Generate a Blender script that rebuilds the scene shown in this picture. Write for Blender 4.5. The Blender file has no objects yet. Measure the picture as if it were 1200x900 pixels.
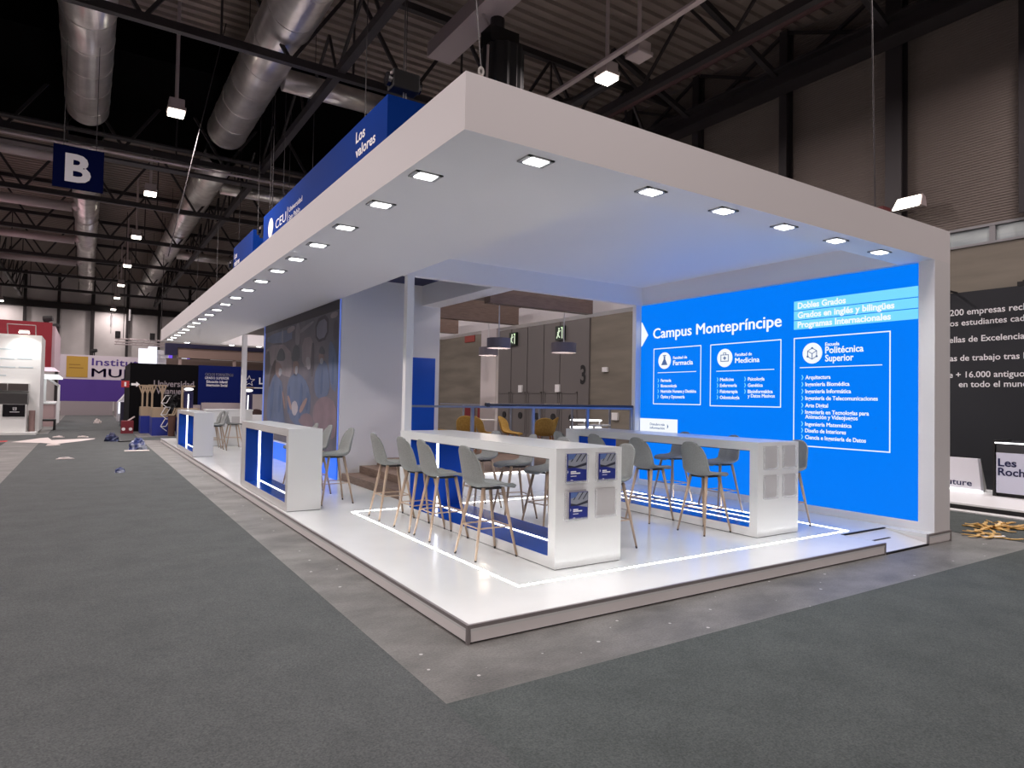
import bpy, bmesh, math, random
from mathutils import Vector, Matrix
random.seed(7)
sc = bpy.context.scene
COL = sc.collection
PI = math.pi

# ------------------------------------------------------------------ camera, light, exposure
YAW, PITCH, ROLL = 0.57780, 0.02585, 0.01820
CAM = Vector((-2.3303, -4.0956, 1.75))
fw = Vector((math.sin(YAW)*math.cos(PITCH), math.cos(YAW)*math.cos(PITCH), math.sin(PITCH)))
rt = Vector((math.cos(YAW), -math.sin(YAW), 0)); up = rt.cross(fw)
r2 = rt*math.cos(ROLL) + up*math.sin(ROLL); u2 = -rt*math.sin(ROLL) + up*math.cos(ROLL)
cd = bpy.data.cameras.new('camera'); cam = bpy.data.objects.new('camera', cd); COL.objects.link(cam)
m = Matrix.Identity(4)
for i in range(3):
    m[i][0], m[i][1], m[i][2], m[i][3] = r2[i], u2[i], -fw[i], CAM[i]
cam.matrix_world = m
cd.sensor_width = 36; cd.lens = 764.0/1200*36; cd.clip_end = 400
sc.camera = cam

W = bpy.data.worlds.new('hall_air'); sc.world = W; W.use_nodes = True
W.node_tree.nodes['Background'].inputs[0].default_value = (0.9, 0.88, 1.0, 1)
W.node_tree.nodes['Background'].inputs[1].default_value = 0.05
vs = sc.view_settings
vs.view_transform = 'Standard'; vs.look = 'None'; vs.gamma = 1; vs.use_curve_mapping = False
vs.exposure = 0.10
LAMP_W = 430.0          # each hall high-bay lamp
LAMP_C = (1.0, 0.86, 0.85)
SPOT_W = 45.0           # each canopy downlight
SPOT_C = (0.97, 1.0, 1.0)
LED_STRIP = 16.0
SCREEN = 0.93
try:
    sc.cycles.use_denoising = True
    sc.cycles.max_bounces = 8; sc.cycles.diffuse_bounces = 8
    sc.cycles.sample_clamp_indirect = 6
except Exception:
    pass

def area_light(name, loc, power, color, size, parent=None, sizey=None, rot=(0, 0, 0), spread=None):
    l = bpy.data.lights.new(name, 'AREA'); l.energy = power; l.color = color; l.size = size
    if sizey: l.shape = 'RECTANGLE'; l.size_y = sizey
    if spread: l.spread = spread
    o = bpy.data.objects.new(name, l); COL.objects.link(o)
    if parent: o.parent = parent; o.location = Vector(loc) - root_loc(parent)
    else: o.location = loc
    o.rotation_euler = rot
    return o

# ------------------------------------------------------------------ helpers
def srgb(r, g, b):
    def f(c):
        c /= 255.0
        return c/12.92 if c <= 0.04045 else ((c+0.055)/1.055)**2.4
    return (f(r), f(g), f(b), 1)

MATS = {}
def mat(name, col, rough=0.5, metal=0.0, emit=None, es=0.0, noise=None, bump=None, coat=0.0, wave=None, alpha=None, spec=None):
    """noise=(scale, second colour, detail, contrast lo, hi); bump=(scale, strength)"""
    if name in MATS: return MATS[name]
    M = bpy.data.materials.new(name); M.use_nodes = True
    nt = M.node_tree; b = nt.nodes['Principled BSDF']
    b.inputs['Base Color'].default_value = col
    b.inputs['Roughness'].default_value = rough; b.inputs['Metallic'].default_value = metal
    if coat: b.inputs['Coat Weight'].default_value = coat; b.inputs['Coat Roughness'].default_value = 0.05
    if spec is not None: b.inputs['Specular IOR Level'].default_value = spec
    if emit: b.inputs['Emission Color'].default_value = emit; b.inputs['Emission Strength'].default_value = es
    if alpha is not None: b.inputs['Alpha'].default_value = alpha
    tc = None
    if noise or bump or wave:
        tc = nt.nodes.new('ShaderNodeTexCoord')
    if noise:
        sc_, c2, det, lo, hi = noise[:5]
        n = nt.nodes.new('ShaderNodeTexNoise'); n.inputs['Scale'].default_value = sc_; n.inputs['Detail'].default_value = det
        src = tc.outputs['Object']
        if len(noise) > 5:
            mp = nt.nodes.new('ShaderNodeMapping'); mp.inputs['Scale'].default_value = noise[5]
            nt.links.new(src, mp.inputs['Vector']); src = mp.outputs['Vector']
        nt.links.new(src, n.inputs['Vector'])
        r = nt.nodes.new('ShaderNodeValToRGB')
        r.color_ramp.elements[0].position = lo; r.color_ramp.elements[0].color = col
        r.color_ramp.elements[1].position = hi; r.color_ramp.elements[1].color = c2
        nt.links.new(n.outputs['Fac'], r.inputs['Fac']); nt.links.new(r.outputs['Color'], b.inputs['Base Color'])
    if bump:
        n2 = nt.nodes.new('ShaderNodeTexNoise'); n2.inputs['Scale'].default_value = bump[0]; n2.inputs['Detail'].default_value = 4
        nt.links.new(tc.outputs['Object'], n2.inputs['Vector'])
        bp = nt.nodes.new('ShaderNodeBump'); bp.inputs['Strength'].default_value = bump[1]; bp.inputs['Distance'].default_value = 0.02
        nt.links.new(n2.outputs['Fac'], bp.inputs['Height']); nt.links.new(bp.outputs['Normal'], b.inputs['Normal'])
    MATS[name] = M
    return M

white = mat('white_paint', (0.86, 0.86, 0.86, 1), 0.42)
whiteg = mat('white_gloss', (0.80, 0.81, 0.80, 1), 0.28, coat=0.3)
deckm = mat('white_deck', (0.85, 0.87, 0.86, 1), 0.16, noise=(1.4, (0.79, 0.81, 0.80, 1), 5, .35, .7))
trimm = mat('grey_aluminium', (0.28, 0.26, 0.26, 1), 0.4, 0.3)
blue = mat('royal_blue', srgb(22, 88, 206), 0.4, spec=.25)
bluem = mat('royal_blue_mat', srgb(22, 64, 150), 0.6)
navy = mat('navy', srgb(14, 24, 78), 0.5)
ledw = mat('led_white', (1, 1, 1, 1), 0.5, emit=(1, 1, 1, 1), es=LED_STRIP)
leds = mat('led_soft', (1, 1, 1, 1), 0.5, emit=(1, 1, 1, 1), es=4.0)
fabric = mat('stool_fabric', srgb(156, 158, 155), 0.9, bump=(260, .35), noise=(90, srgb(142, 144, 141), 3, .3, .7))
legm = mat('stool_leg', srgb(200, 178, 156), 0.5, noise=(22, srgb(184, 158, 134), 3, .3, .7, (1, 1, .15)))
footm = mat('dark_rubber', (0.03, 0.03, 0.03, 1), 0.6)
steel = mat('steel_rail', srgb(150, 156, 172), 0.35, 0.6)
darkrail = mat('dark_rail', srgb(52, 52, 62), 0.4)
wood = mat('dark_oak', srgb(104, 84, 72), 0.6, noise=(6, srgb(128, 108, 94), 6, .3, .75, (1, 1, 7)))
wood2 = mat('ceiling_oak', srgb(94, 76, 68), 0.6, noise=(6, srgb(116, 97, 86), 6, .3, .75, (1, 6, 9)))
mustard = mat('mustard_velvet', srgb(196, 160, 84), 0.8, noise=(30, srgb(172, 136, 62), 3, .3, .7))
mustard_leg = mat('tan_leg', srgb(176, 118, 70), 0.5)
blackm = mat('black_matte', (0.012, 0.012, 0.013, 1), 0.7)
blackg = mat('black_gloss', (0.01, 0.01, 0.012, 1), 0.15)
greym = mat('mid_grey', (0.25, 0.25, 0.26, 1), 0.5)
acryl = mat('clear_acrylic', (0.80, 0.81, 0.82, 1), 0.08, alpha=0.22)
pocketm = mat('pocket_interior', srgb(196, 194, 194), 0.25)
def grainy(name, c0, c1, big, fine, rough, amount, streak=(1, 1, 1), chips=None):
    M = bpy.data.materials.new(name); M.use_nodes = True; nt = M.node_tree; b = nt.nodes['Principled BSDF']
    b.inputs['Roughness'].default_value = rough; b.inputs['Specular IOR Level'].default_value = .25
    tc = nt.nodes.new('ShaderNodeTexCoord'); mp = nt.nodes.new('ShaderNodeMapping'); mp.inputs['Scale'].default_value = streak
    nt.links.new(tc.outputs['Object'], mp.inputs['Vector'])
    n = nt.nodes.new('ShaderNodeTexNoise'); n.inputs['Scale'].default_value = big; n.inputs['Detail'].default_value = 9; n.inputs['Roughness'].default_value = .62
    nt.links.new(mp.outputs['Vector'], n.inputs['Vector'])
    r = nt.nodes.new('ShaderNodeValToRGB'); r.color_ramp.elements[0].position = .33; r.color_ramp.elements[0].color = c0; r.color_ramp.elements[1].position = .67; r.color_ramp.elements[1].color = c1
    nt.links.new(n.outputs['Fac'], r.inputs['Fac'])
    f = nt.nodes.new('ShaderNodeTexNoise'); f.inputs['Scale'].default_value = fine; f.inputs['Detail'].default_value = 3
    nt.links.new(tc.outputs['Object'], f.inputs['Vector'])
    r2 = nt.nodes.new('ShaderNodeMapRange'); r2.inputs['From Min'].default_value = .3; r2.inputs['From Max'].default_value = .7
    r2.inputs['To Min'].default_value = 1-amount; r2.inputs['To Max'].default_value = 1+amount
    nt.links.new(f.outputs['Fac'], r2.inputs['Value'])
    mx = nt.nodes.new('ShaderNodeVectorMath'); mx.operation = 'SCALE'
    nt.links.new(r.outputs['Color'], mx.inputs[0]); nt.links.new(r2.outputs['Result'], mx.inputs['Scale'])
    out = mx.outputs['Vector']
    if chips:
        v = nt.nodes.new('ShaderNodeTexVoronoi'); v.inputs['Scale'].default_value = chips
        nt.links.new(tc.outputs['Object'], v.inputs['Vector'])
        lt = nt.nodes.new('ShaderNodeMath'); lt.operation = 'LESS_THAN'; lt.inputs[1].default_value = .07
        nt.links.new(v.outputs['Distance'], lt.inputs[0])
        mc = nt.nodes.new('ShaderNodeMix'); mc.data_type = 'RGBA'; mc.inputs['B'].default_value = (.55, .54, .53, 1)
        nt.links.new(lt.outputs['Value'], mc.inputs['Factor']); nt.links.new(out, mc.inputs['A']); out = mc.outputs['Result']
    nt.links.new(out, b.inputs['Base Color'])
    bp = nt.nodes.new('ShaderNodeBump'); bp.inputs['Strength'].default_value = .4; bp.inputs['Distance'].default_value = .01
    nt.links.new(f.outputs['Fac'], bp.inputs['Height']); nt.links.new(bp.outputs['Normal'], b.inputs['Normal'])
    MATS[name] = M; return M
carpetA = grainy('aisle_carpet', srgb(88, 92, 92), srgb(79, 83, 83), 2.2, 95, .95, .30)
carpetB = grainy('dark_carpet', srgb(84, 90, 89), srgb(74, 80, 79), 2.2, 95, .95, .30)
concrete = grainy('concrete_floor', srgb(90, 90, 88), srgb(126, 125, 122), 1.3, 60, .5, .16, (1, 1.6, 1), chips=5)
concwall = mat('concrete_wall', srgb(136, 130, 118), 0.8, noise=(0.9, srgb(114, 108, 98), 8, .35, .7, (1, .35, 2.2)))
gatem = mat('gate_grey', srgb(108, 104, 102), 0.5)
clad = mat('dark_cladding', srgb(112, 103, 97), 0.7)
roofm = mat('roof_sheet', srgb(138, 126, 118), 0.6)
trussm = mat('truss_steel', srgb(44, 40, 42), 0.55)
trussl = mat('pale_steel', srgb(190, 178, 178), 0.45, 0.2)
duct = mat('galvanised', srgb(238, 234, 230), 0.28, 0.72, noise=(1.5, srgb(200, 195, 192), 5, .35, .7))
lampm = mat('lamp_face', (1, 1, 1, 1), 0.5, emit=(1.0, 0.93, 0.80, 1), es=8)
bannerb = mat('banner_blue', srgb(14, 54, 134), 0.8, spec=.03)
whitetext = mat('white_print', (0.85, 0.85, 0.87, 1), 0.6)

def root_loc(o):
    v = Vector((0, 0, 0))
    while o is not None:
        v += o.location; o = o.parent
    return v

class MB:
    def __init__(s): s.v = []; s.f = []
    def add(s, vs, fs):
        k = len(s.v); s.v += [tuple(p) for p in vs]; s.f += [tuple(i+k for i in f) for f in fs]; return s
    def box(s, x0, y0, z0, x1, y1, z1):
        x0, x1 = sorted((x0, x1)); y0, y1 = sorted((y0, y1)); z0, z1 = sorted((z0, z1))
        return s.add([(x0,y0,z0),(x1,y0,z0),(x1,y1,z0),(x0,y1,z0),(x0,y0,z1),(x1,y0,z1),(x1,y1,z1),(x0,y1,z1)],
                     [(0,3,2,1),(4,5,6,7),(0,1,5,4),(1,2,6,5),(2,3,7,6),(3,0,4,7)])
    def cyl(s, p0, p1, r0, r1=None, n=12, caps=True):
        r1 = r0 if r1 is None else r1
        p0, p1 = Vector(p0), Vector(p1); d = (p1-p0).normalized()
        a = Vector((0,0,1)) if abs(d.z) < .9 else Vector((1,0,0))
        u = d.cross(a).normalized(); w = d.cross(u)
        vs = []
        for p, r in ((p0, r0), (p1, r1)):
            for i in range(n):
                t = 2*PI*i/n; vs.append(p+u*math.cos(t)*r+w*math.sin(t)*r)
        fs = [(i, (i+1) % n, n+(i+1) % n, n+i) for i in range(n)]
        if caps: fs += [tuple(range(n-1, -1, -1)), tuple(range(n, 2*n))]
        return s.add(vs, fs)
    def tube(s, pts, r, n=8):
        for a, b in zip(pts[:-1], pts[1:]): s.cyl(a, b, r, r, n)
        return s
    def bar(s, p0, p1, w, h=None):
        h = h or w
        p0, p1 = Vector(p0), Vector(p1); d = (p1-p0).normalized()
        a = Vector((0,0,1)) if abs(d.z) < .9 else Vector((1,0,0))
        u = d.cross(a).normalized()*w/2; q = d.cross(u).normalized()*h/2
        vs = [p+x for p in (p0, p1) for x in (u+q, -u+q, -u-q, u-q)]
        return s.add(vs, [(0,3,2,1),(4,5,6,7),(0,1,5,4),(1,2,6,5),(2,3,7,6),(3,0,4,7)])
    def prism(s, poly, axis, a, b):
        """poly of 2-D points extruded from a to b along axis ('x': (y,z), 'y': (x,z), 'z': (x,y))"""
        def P(q, t):
            return {'x': (t, q[0], q[1]), 'y': (q[0], t, q[1]), 'z': (q[0], q[1], t)}[axis]
        n = len(poly)
        return s.add([P(q, a) for q in poly]+[P(q, b) for q in poly],
                     [tuple(range(n-1, -1, -1)), tuple(range(n, 2*n))]+[(i, (i+1) % n, n+(i+1) % n, n+i) for i in range(n)])
    def disc(s, c, ax, r, t=.004, n=28, ry=None):
        ry = ry or r
        c = Vector(c); pts = []
        for i in range(n):
            th = 2*PI*i/n; pts.append((math.cos(th)*r, math.sin(th)*ry))
        if ax == 'x': return s.prism([(c.y+p, c.z+q) for p, q in pts], 'x', c.x-t/2, c.x+t/2)
        if ax == 'y': return s.prism([(c.x+p, c.z+q) for p, q in pts], 'y', c.y-t/2, c.y+t/2)
        return s.prism([(c.x+p, c.y+q) for p, q in pts], 'z', c.z-t/2, c.z+t/2)
    def sphere(s, c, rx, ry=None, rz=None, n=14, m_=9, squash=None):
        ry = ry or rx; rz = rz or rx
        vs = []; fs = []
        for j in range(m_+1):
            a = PI*j/m_
            for i in range(n):
                t = 2*PI*i/n
                vs.append((c[0]+rx*math.sin(a)*math.cos(t), c[1]+ry*math.sin(a)*math.sin(t), c[2]+rz*math.cos(a)))
        for j in range(m_):
            for i in range(n):
                fs.append((j*n+i, (j+1)*n+i, (j+1)*n+(i+1) % n, j*n+(i+1) % n))
        return s.add(vs, fs)
    def text(s, txt, org, xd, yd, cap, width=None, bold=0.0, thick=0.003, align='l'):
        if 'M' in txt and bold > 0:      # thicken by overlaid shifted copies: the outline offset breaks this letter
            vs, fs = [], []; v0, f0 = text_geo(txt, 0.0)
            for dx, dy in ((0, 0), (bold, 0), (-bold, 0), (0, bold*.6), (0, -bold*.6)):
                k = len(vs); vs += [(p[0]+dx, p[1]+dy, p[2]) for p in v0]; fs += [tuple(i+k for i in f) for f in f0]
        else: vs, fs = text_geo(txt, bold)
        xs = [p[0] for p in vs]; x0, x1 = min(xs), max(xs)
        sy = cap/CAPH; sx = sy if width is None else width/(x1-x0)
        bold = min(bold, .024); xd, yd = Vector(xd), Vector(yd); nd = xd.cross(yd)
        off = 0
        if align == 'c': off = -(x1-x0)*sx/2
        if align == 'r': off = -(x1-x0)*sx
        o = Vector(org)
        s.add([o+xd*((p[0]-x0)*sx+off)+yd*p[1]*sy+nd*(thick*(1 if p[2] > 0 else 0)) for p in vs], fs)
        return s
    def build(s, name, material, parent=None, bevel=0.0, smooth=False, sub=0, local=False, seg=2):
        me = bpy.data.meshes.new(name)
        off = root_loc(parent) if (parent is not None and not local) else Vector((0, 0, 0))
        me.from_pydata([tuple(Vector(p)-off) for p in s.v], [], s.f); me.update()
        bm = bmesh.new(); bm.from_mesh(me); bmesh.ops.recalc_face_normals(bm, faces=bm.faces); bm.to_mesh(me); bm.free()
        o = bpy.data.objects.new(name, me); COL.objects.link(o)
        if isinstance(material, (list, tuple)):
            for q in material: me.materials.append(q)
        else: me.materials.append(material)
        if parent is not None: o.parent = parent
        if bevel:
            bv = o.modifiers.new('edge', 'BEVEL'); bv.width = bevel; bv.segments = seg; bv.limit_method = 'ANGLE'; bv.angle_limit = math.radians(40)
        if sub:
            sb = o.modifiers.new('round', 'SUBSURF'); sb.levels = sub; sb.render_levels = sub
        if smooth:
            for p in me.polygons: p.use_smooth = True
        return o

_TG = {}
def text_geo(txt, bold):
    k = (txt, bold)
    if k in _TG: return _TG[k]
    c = bpy.data.curves.new('tmp', 'FONT'); c.body = txt; c.size = 1; c.offset = bold; c.extrude = 0.01; c.resolution_u = 3
    o = bpy.data.objects.new('tmp', c); COL.objects.link(o)
    dg = bpy.context.evaluated_depsgraph_get()
    me = bpy.data.meshes.new_from_object(o.evaluated_get(dg))
    vs = [tuple(v.co) for v in me.vertices]; fs = [tuple(p.vertices) for p in me.polygons]
    bpy.data.objects.remove(o); bpy.data.curves.remove(c); bpy.data.meshes.remove(me)
    _TG[k] = (vs, fs); return _TG[k]
CAPH = max(v[1] for v in text_geo('H', 0.0)[0])

def tag(o, label, cat, group=None, kind=None):
    o['label'] = label; o['category'] = cat
    if group: o['group'] = group
    if kind: o['kind'] = kind
    return o
def thing(name, label, cat, loc=(0, 0, 0), group=None, rz=0.0):
    o = bpy.data.objects.new(name, None); COL.objects.link(o); o.location = loc; o.rotation_euler = (0, 0, rz)
    o.empty_display_size = .1
    return tag(o, label, cat, group)
def struct(o): o['kind'] = 'structure'; return o
def single(mb, name, material, label, cat, group=None, **kw):
    # one-mesh thing: origin at the base centre of its bounds
    xs = [p[0] for p in mb.v]; ys = [p[1] for p in mb.v]; zs = [p[2] for p in mb.v]
    c = Vector(((min(xs)+max(xs))/2, (min(ys)+max(ys))/2, min(zs)))
    mb.v = [tuple(Vector(p)-c) for p in mb.v]
    o = mb.build(name, material, **kw); o.location = c
    return tag(o, label, cat, group)
def dup(root, loc, rz, label, group=None):
    r = root.copy(); COL.objects.link(r); r.location = loc; r.rotation_euler = (0, 0, rz); r['label'] = label
    if group: r['group'] = group
    for ch in list(root.children):
        c = ch.copy(); COL.objects.link(c); c.parent = r
        for g in list(ch.children):
            d = g.copy(); COL.objects.link(d); d.parent = c
    return r
ORD = ['first', 'second', 'third', 'fourth', 'fifth', 'sixth', 'seventh', 'eighth', 'ninth', 'tenth', 'eleventh', 'twelfth',
       'thirteenth', 'fourteenth', 'fifteenth', 'sixteenth', 'seventeenth', 'eighteenth', 'nineteenth', 'twentieth']

ZP = 0.1365     # stand deck
ZB, ZT = 3.709, 4.139   # canopy underside / top
YF = 23.1       # far end of the stand
X_, Y_, Z_ = (1, 0, 0), (0, 1, 0), (0, 0, 1)
mX, mY = (-1, 0, 0), (0, -1, 0)

# ================================================================== hall shell
struct(MB().box(-26, -16, -.2, 16, 73, 0).build('floor', concrete))
struct(MB().box(-3.65, -16, 0, -.55, 71.5, .006).build('floor_carpet_aisle', carpetA))
struct(MB().box(-.55, -16, 0, 8.12, -.736, .006).build('floor_carpet_front', carpetB))
struct(MB().box(8.12, -16, 0, 15.4, -.736, .006).box(8.12, -.736, 0, 10.35, .06, .006).build('floor_carpet_side', carpetB))
struct(MB().box(-26, -16, 0, -4.62, 24.3, .006).build('floor_carpet_west', mat('charcoal_carpet', srgb(62, 63, 65), .95, bump=(420, .5))))
struct(MB().prism([(-5.6, 23.9), (-4.62, 24.6), (-4.62, 25.1), (-7, 25.1), (-7, 23.9)], 'z', .0065, .009).build('floor_carpet_red_corner', mat('red_carpet', srgb(190, 36, 44), .95)))
struct(MB().box(-26, 25.2, 0, -3.65, 29.7, .006).build('floor_carpet_cross', carpetA))
struct(MB().box(-.55, 24.4, 0, 7.9, 26.2, .006).build('floor_carpet_gap', carpetB))
struct(MB().box(8.05, .06, 0, 10.9, 40, .006).build('floor_carpet_east', carpetB))

# corrugated roof sheet, ridges running across the hall
ZR = 13.2
def corrug(y0, y1, z, pitch, h):
    v = []; f = []; n = int((y1-y0)/pitch)
    for i in range(n):
        y = y0+i*pitch
        for yy, zz in ((y, z), (y+pitch*.45, z), (y+pitch*.5, z+h), (y+pitch*.95, z+h)):
            v += [(-26, yy, zz), (16, yy, zz)]
    for k in range(len(v)//2-1): f.append((2*k, 2*k+1, 2*k+3, 2*k+2))
    return v, f
roof = MB()
roof.add(*corrug(-16, 73, ZR, .42, .10))
struct(roof.build('ceiling', roofm))
struct(MB().box(-26, 18.45, 12.0, 15.4, 26.1, ZR-.02).build('ceiling_blackout', mat('blackout', (.003, .003, .003, 1), .95, spec=0)))
# side wall: concrete below, silver window band, dark ribbed cladding above
XW = 15.5
struct(MB().box(XW, -16, 0, XW+.3, 17.2, 5.72).box(XW, 24.9, 0, XW+.3, 73, 5.72).box(XW, 17.2, 5.4, XW+.3, 24.9, 5.72).build('wall_side', concwall))
struct(MB().box(XW-.25, 10.2, 0, XW, 12.5, 5.72).build('wall_side_pier', mat('pale_pier', srgb(158, 152, 140), .8)))
wb = MB().box(XW+.05, -16, 5.72, XW+.2, 73, 6.12)
struct(wb.build('window_1', mat('silver_glass', srgb(176, 186, 186), .25, .2, noise=(1.2, srgb(130, 142, 146), 4, .35, .7, (1, .5, 3)))))
wf = MB().box(XW-.04, -16, 5.68, XW+.1, 73, 5.74).box(XW-.04, -16, 6.1, XW+.1, 73, 6.16)
for i in range(18): wf.box(XW-.03, -14+i*3.2+.5, 5.72, XW+.1, -14+i*3.2+.62, 6.12)
struct(wf.build('trim_1', greym))
cl = MB(); v = []; f = []
nz = 110
for i in range(nz):
    z = 6.14+i*(ZR-6.14)/nz; dz = (ZR-6.14)/nz
    for zz, xx in ((z, XW), (z+dz*.5, XW), (z+dz*.7, XW+.014), (z+dz*.85, XW+.014)): v += [(xx, -16, zz), (xx, 73, zz)]
for k in range(len(v)//2-1): f.append((2*k, 2*k+1, 2*k+3, 2*k+2))
cl.add(v, f); struct(cl.build('wall_side_cladding', clad))
# far end wall, pale corrugated panels with dark posts
endw = mat('end_cladding', srgb(228, 224, 222), .7, noise=(.5, srgb(204, 200, 198), 6, .3, .7))
struct(MB().box(-26, 72, 0, 16, 72.3, ZR).build('wall_end', endw))
ep = MB()
for x in (-12.2, -9.9, -7.4, -4.8, -2.0, .9, 3.7, 6.5): ep.box(x-.12 if x != -2.0 else x-.2, 71.7, 0, x+.12, 72, ZR)
struct(ep.box(-26, 71.6, 9.8, 16, 72, 10.4).build('wall_end_posts', trussm))
struct(MB().box(-26.3, -16, 0, -26, 73, ZR).build('wall_west', clad))
struct(MB().box(-26, -16.3, 0, 16, -16, ZR).build('wall_back', clad))

# side-wall steel: columns, long girder, cross braces
k = 0
for y, w in ((4.67, .42), (7.92, .26), (11.35, .26), (14.7, .42), (18, .26), (-1, .42), (1.8, .26)):
    c = MB().box(XW-.34, y-w/2, 6.2, XW-.3, y+w/2, ZR).box(XW-.06, y-w/2, 6.2, XW-.02, y+w/2, ZR).box(XW-.3, y-.03, 6.2, XW-.06, y+.03, ZR)
    struct(c.build('trim_column', trussm)) ; k += 1
g = MB().box(XW-.95, -16, 11.2, XW-.35, 40, 11.28).box(XW-.95, -16, 11.72, XW-.35, 40, 11.8).box(XW-.68, -16, 11.28, XW-.62, 40, 11.72)
struct(g.build('beam_side_girder', trussm))
g = MB()
for y in (1.8, 4.67, 7.92, 11.35, 14.7):
    g.bar((XW-.2, y, 11.7), (XW-.2, y+3.3, ZR), .09); g.bar((XW-.2, y+3.3, 11.7), (XW-.2, y, ZR), .09)
    g.bar((XW-.7, y, 11.7), (XW-4.2, y, ZR-.3), .16)
struct(g.build('beam_side_braces', trussm))

# exit gates in the side wall
gt = thing('exit_gate', 'tall grey metal exit gate with number 3, seen past the lounge', 'gate', (XW, 21, 0))
ys = [24.8, 23.32, 21.9, 20.55, 19.3, 17.9]
for a, b in zip(ys[:-1], ys[1:]):
    lf = MB().box(XW-.02, b+.03, 0, XW+.06, a-.03, 5.4).box(XW-.05, b+.12, 2.12, XW-.02, a-.12, 2.2).box(XW-.05, b+.12, .2, XW-.02, b+.18, 2.2).box(XW-.05, a-.18, .2, XW-.02, a-.12, 2.2)
    l_ = lf.build('leaf', gatem, gt)
    MB().disc((XW-.04, (a+b)/2-.2, 1.05), 'x', .16, .05).build('push_plate', blackm, l_)
MB().box(XW-.08, 17.2, 0, XW+.1, 17.87, 5.4).build('side_post', gatem, gt)
MB().box(XW-.06, 24.83, 0, XW+.1, 24.9, 5.4).build('side_post', gatem, gt)
MB().text('3', (XW-.09, 17.75, 2.55), mY, Z_, .75, .36, bold=.03).build('number', blackm, gt)
for i, y in enumerate((23.05, 19.2)):
    e = thing('exit_sign', ['green exit sign above the far leaves of the grey gate', 'green exit sign above the near leaves of the grey gate'][i], 'sign', (XW-.02, y, 4.5))
    MB().box(XW-.16, y-.3, 4.5, XW-.02, y+.3, 5.15).build('panel', mat('exit_green', srgb(22, 40, 26), .5), e)
    p = MB()
    p.disc((XW-.165, y+.02, 5.02), 'x', .05).bar((XW-.165, y, 4.95), (XW-.165, y+.08, 4.75), .06).bar((XW-.165, y+.08, 4.76), (XW-.165, y+.17, 4.6), .04).bar((XW-.165, y+.08, 4.76), (XW-.165, y-.05, 4.62), .04).bar((XW-.165, y-.1, 4.93), (XW-.165, y+.12, 4.86), .03)
    p.box(XW-.168, y-.24, 4.58, XW-.162, y-.18, 5.08).box(XW-.168, y-.24, 5.04, XW-.162, y-.12, 5.08)
    p.build('running_figure', mat('exit_glow', srgb(216, 236, 206), .5, emit=srgb(216, 236, 206), es=.6), e)
def wallbox(y, z, w, h, m_, label, cat, name, d=.1):
    return single(MB().box(XW-d, y-w/2, z-h/2, XW-.001, y+w/2, z+h/2), name, m_, label, cat, bevel=.01)
wallbox(16.2, 3.1, .3, .2, white, 'small white emergency light on concrete beside the gate', 'light', 'emergency_light')
wallbox(15.55, 1.2, .35, .3, white, 'white socket box low on the concrete wall by the gate', 'box', 'socket_box')
wallbox(22.4, 2.35, .3, .35, white, 'white alarm box on the farther gate leaves', 'box', 'alarm_box')
wallbox(19.4, 2.35, .3, .35, white, 'white alarm box on the gate leaves near the number 3', 'box', 'alarm_box')
wallbox(12.0, 1.6, .7, 1.0, blackg, 'dark notice panel on pale concrete behind the railing end', 'panel', 'notice_panel', d=.3)
wallbox(27.6, 5.25, 1.1, .55, mat('fire_red', srgb(150, 54, 44), .5), 'red fire sign high on the wall behind the pendants', 'sign', 'fire_sign', d=.05)
wallbox(27.3, .9, .8, 1.0, mat('hose_red', srgb(120, 24, 34), .5), 'dark red fire hose cabinet beyond the lounge, farther one', 'cabinet', 'fire_cabinet', d=.2)
wallbox(25.9, .9, .8, 1.0, MATS['hose_red'], 'dark red fire hose cabinet beyond the lounge, beside the white column', 'cabinet', 'fire_cabinet', d=.2)

# ------------------------------------------------------------------ roof trusses
for i, y in enumerate((12.9, 22.4, 30, 38, 46, 54, 62)):
    t = thing('roof_truss', '%s dark lattice roof truss counted from the canopy corner' % ORD[i], 'truss', (0, y, 10.3), 'roof trusses across the hall')
    zb, zt = (10.35, 12.9)
    MB().box(-26, y-.09, zb-.1, 15.5, y+.09, zb+.1).build('bottom_chord', trussm, t)
    MB().box(-26, y-.09, zt-.1, 15.5, y+.09, zt+.1).build('top_chord', trussm, t)
    w = MB()
    for j in range(13):
        x = -24.6+j*3.3
        w.bar((x, y, zb), (x+1.65, y, zt), .09); w.bar((x+1.65, y, zt), (x+3.3, y, zb), .09); w.bar((x+1.65, y, zb), (x+1.65, y, zt), .05)
    w.build('web_lattice', trussm, t)
    if i == 1:
        MB().box(-26, y+.3, zb-.35, 15, y+.75, zb-.28).box(-26, y-.5, zb+.2, 15, y-.2, zb+.26).build('cable_tray', trussm, t)
        MB().cyl((-26, y-.3, zb-.3), (15, y-.3, zb-.3), .05, n=8).build('pipe', trussl, t)
# lengthwise purlin frames
for i, (x, z) in enumerate(((-7.6, 10.6), (3.1, 10.5), (11.2, 11.0))):
    t = thing('roof_girder', ['dark lengthwise roof girder over the far stands beyond the aisle', 'dark lengthwise roof girder above the blue hanging banner', 'dark lengthwise roof girder over the screen side of the hall'][i], 'girder', (x, 30, z))
    MB().box(x-.1, -6, z-.12, x+.1, 70, z+.12).build('lower_chord', trussm, t)
    w = MB()
    for j in range(24):
        y = -6+j*3.2
        w.bar((x, y, z), (x+.25, y+1.6, z+1.9), .07); w.bar((x+.25, y+1.6, z+1.9), (x, y+3.2, z), .07)
    w.build('web_lattice', trussm, t)

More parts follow.
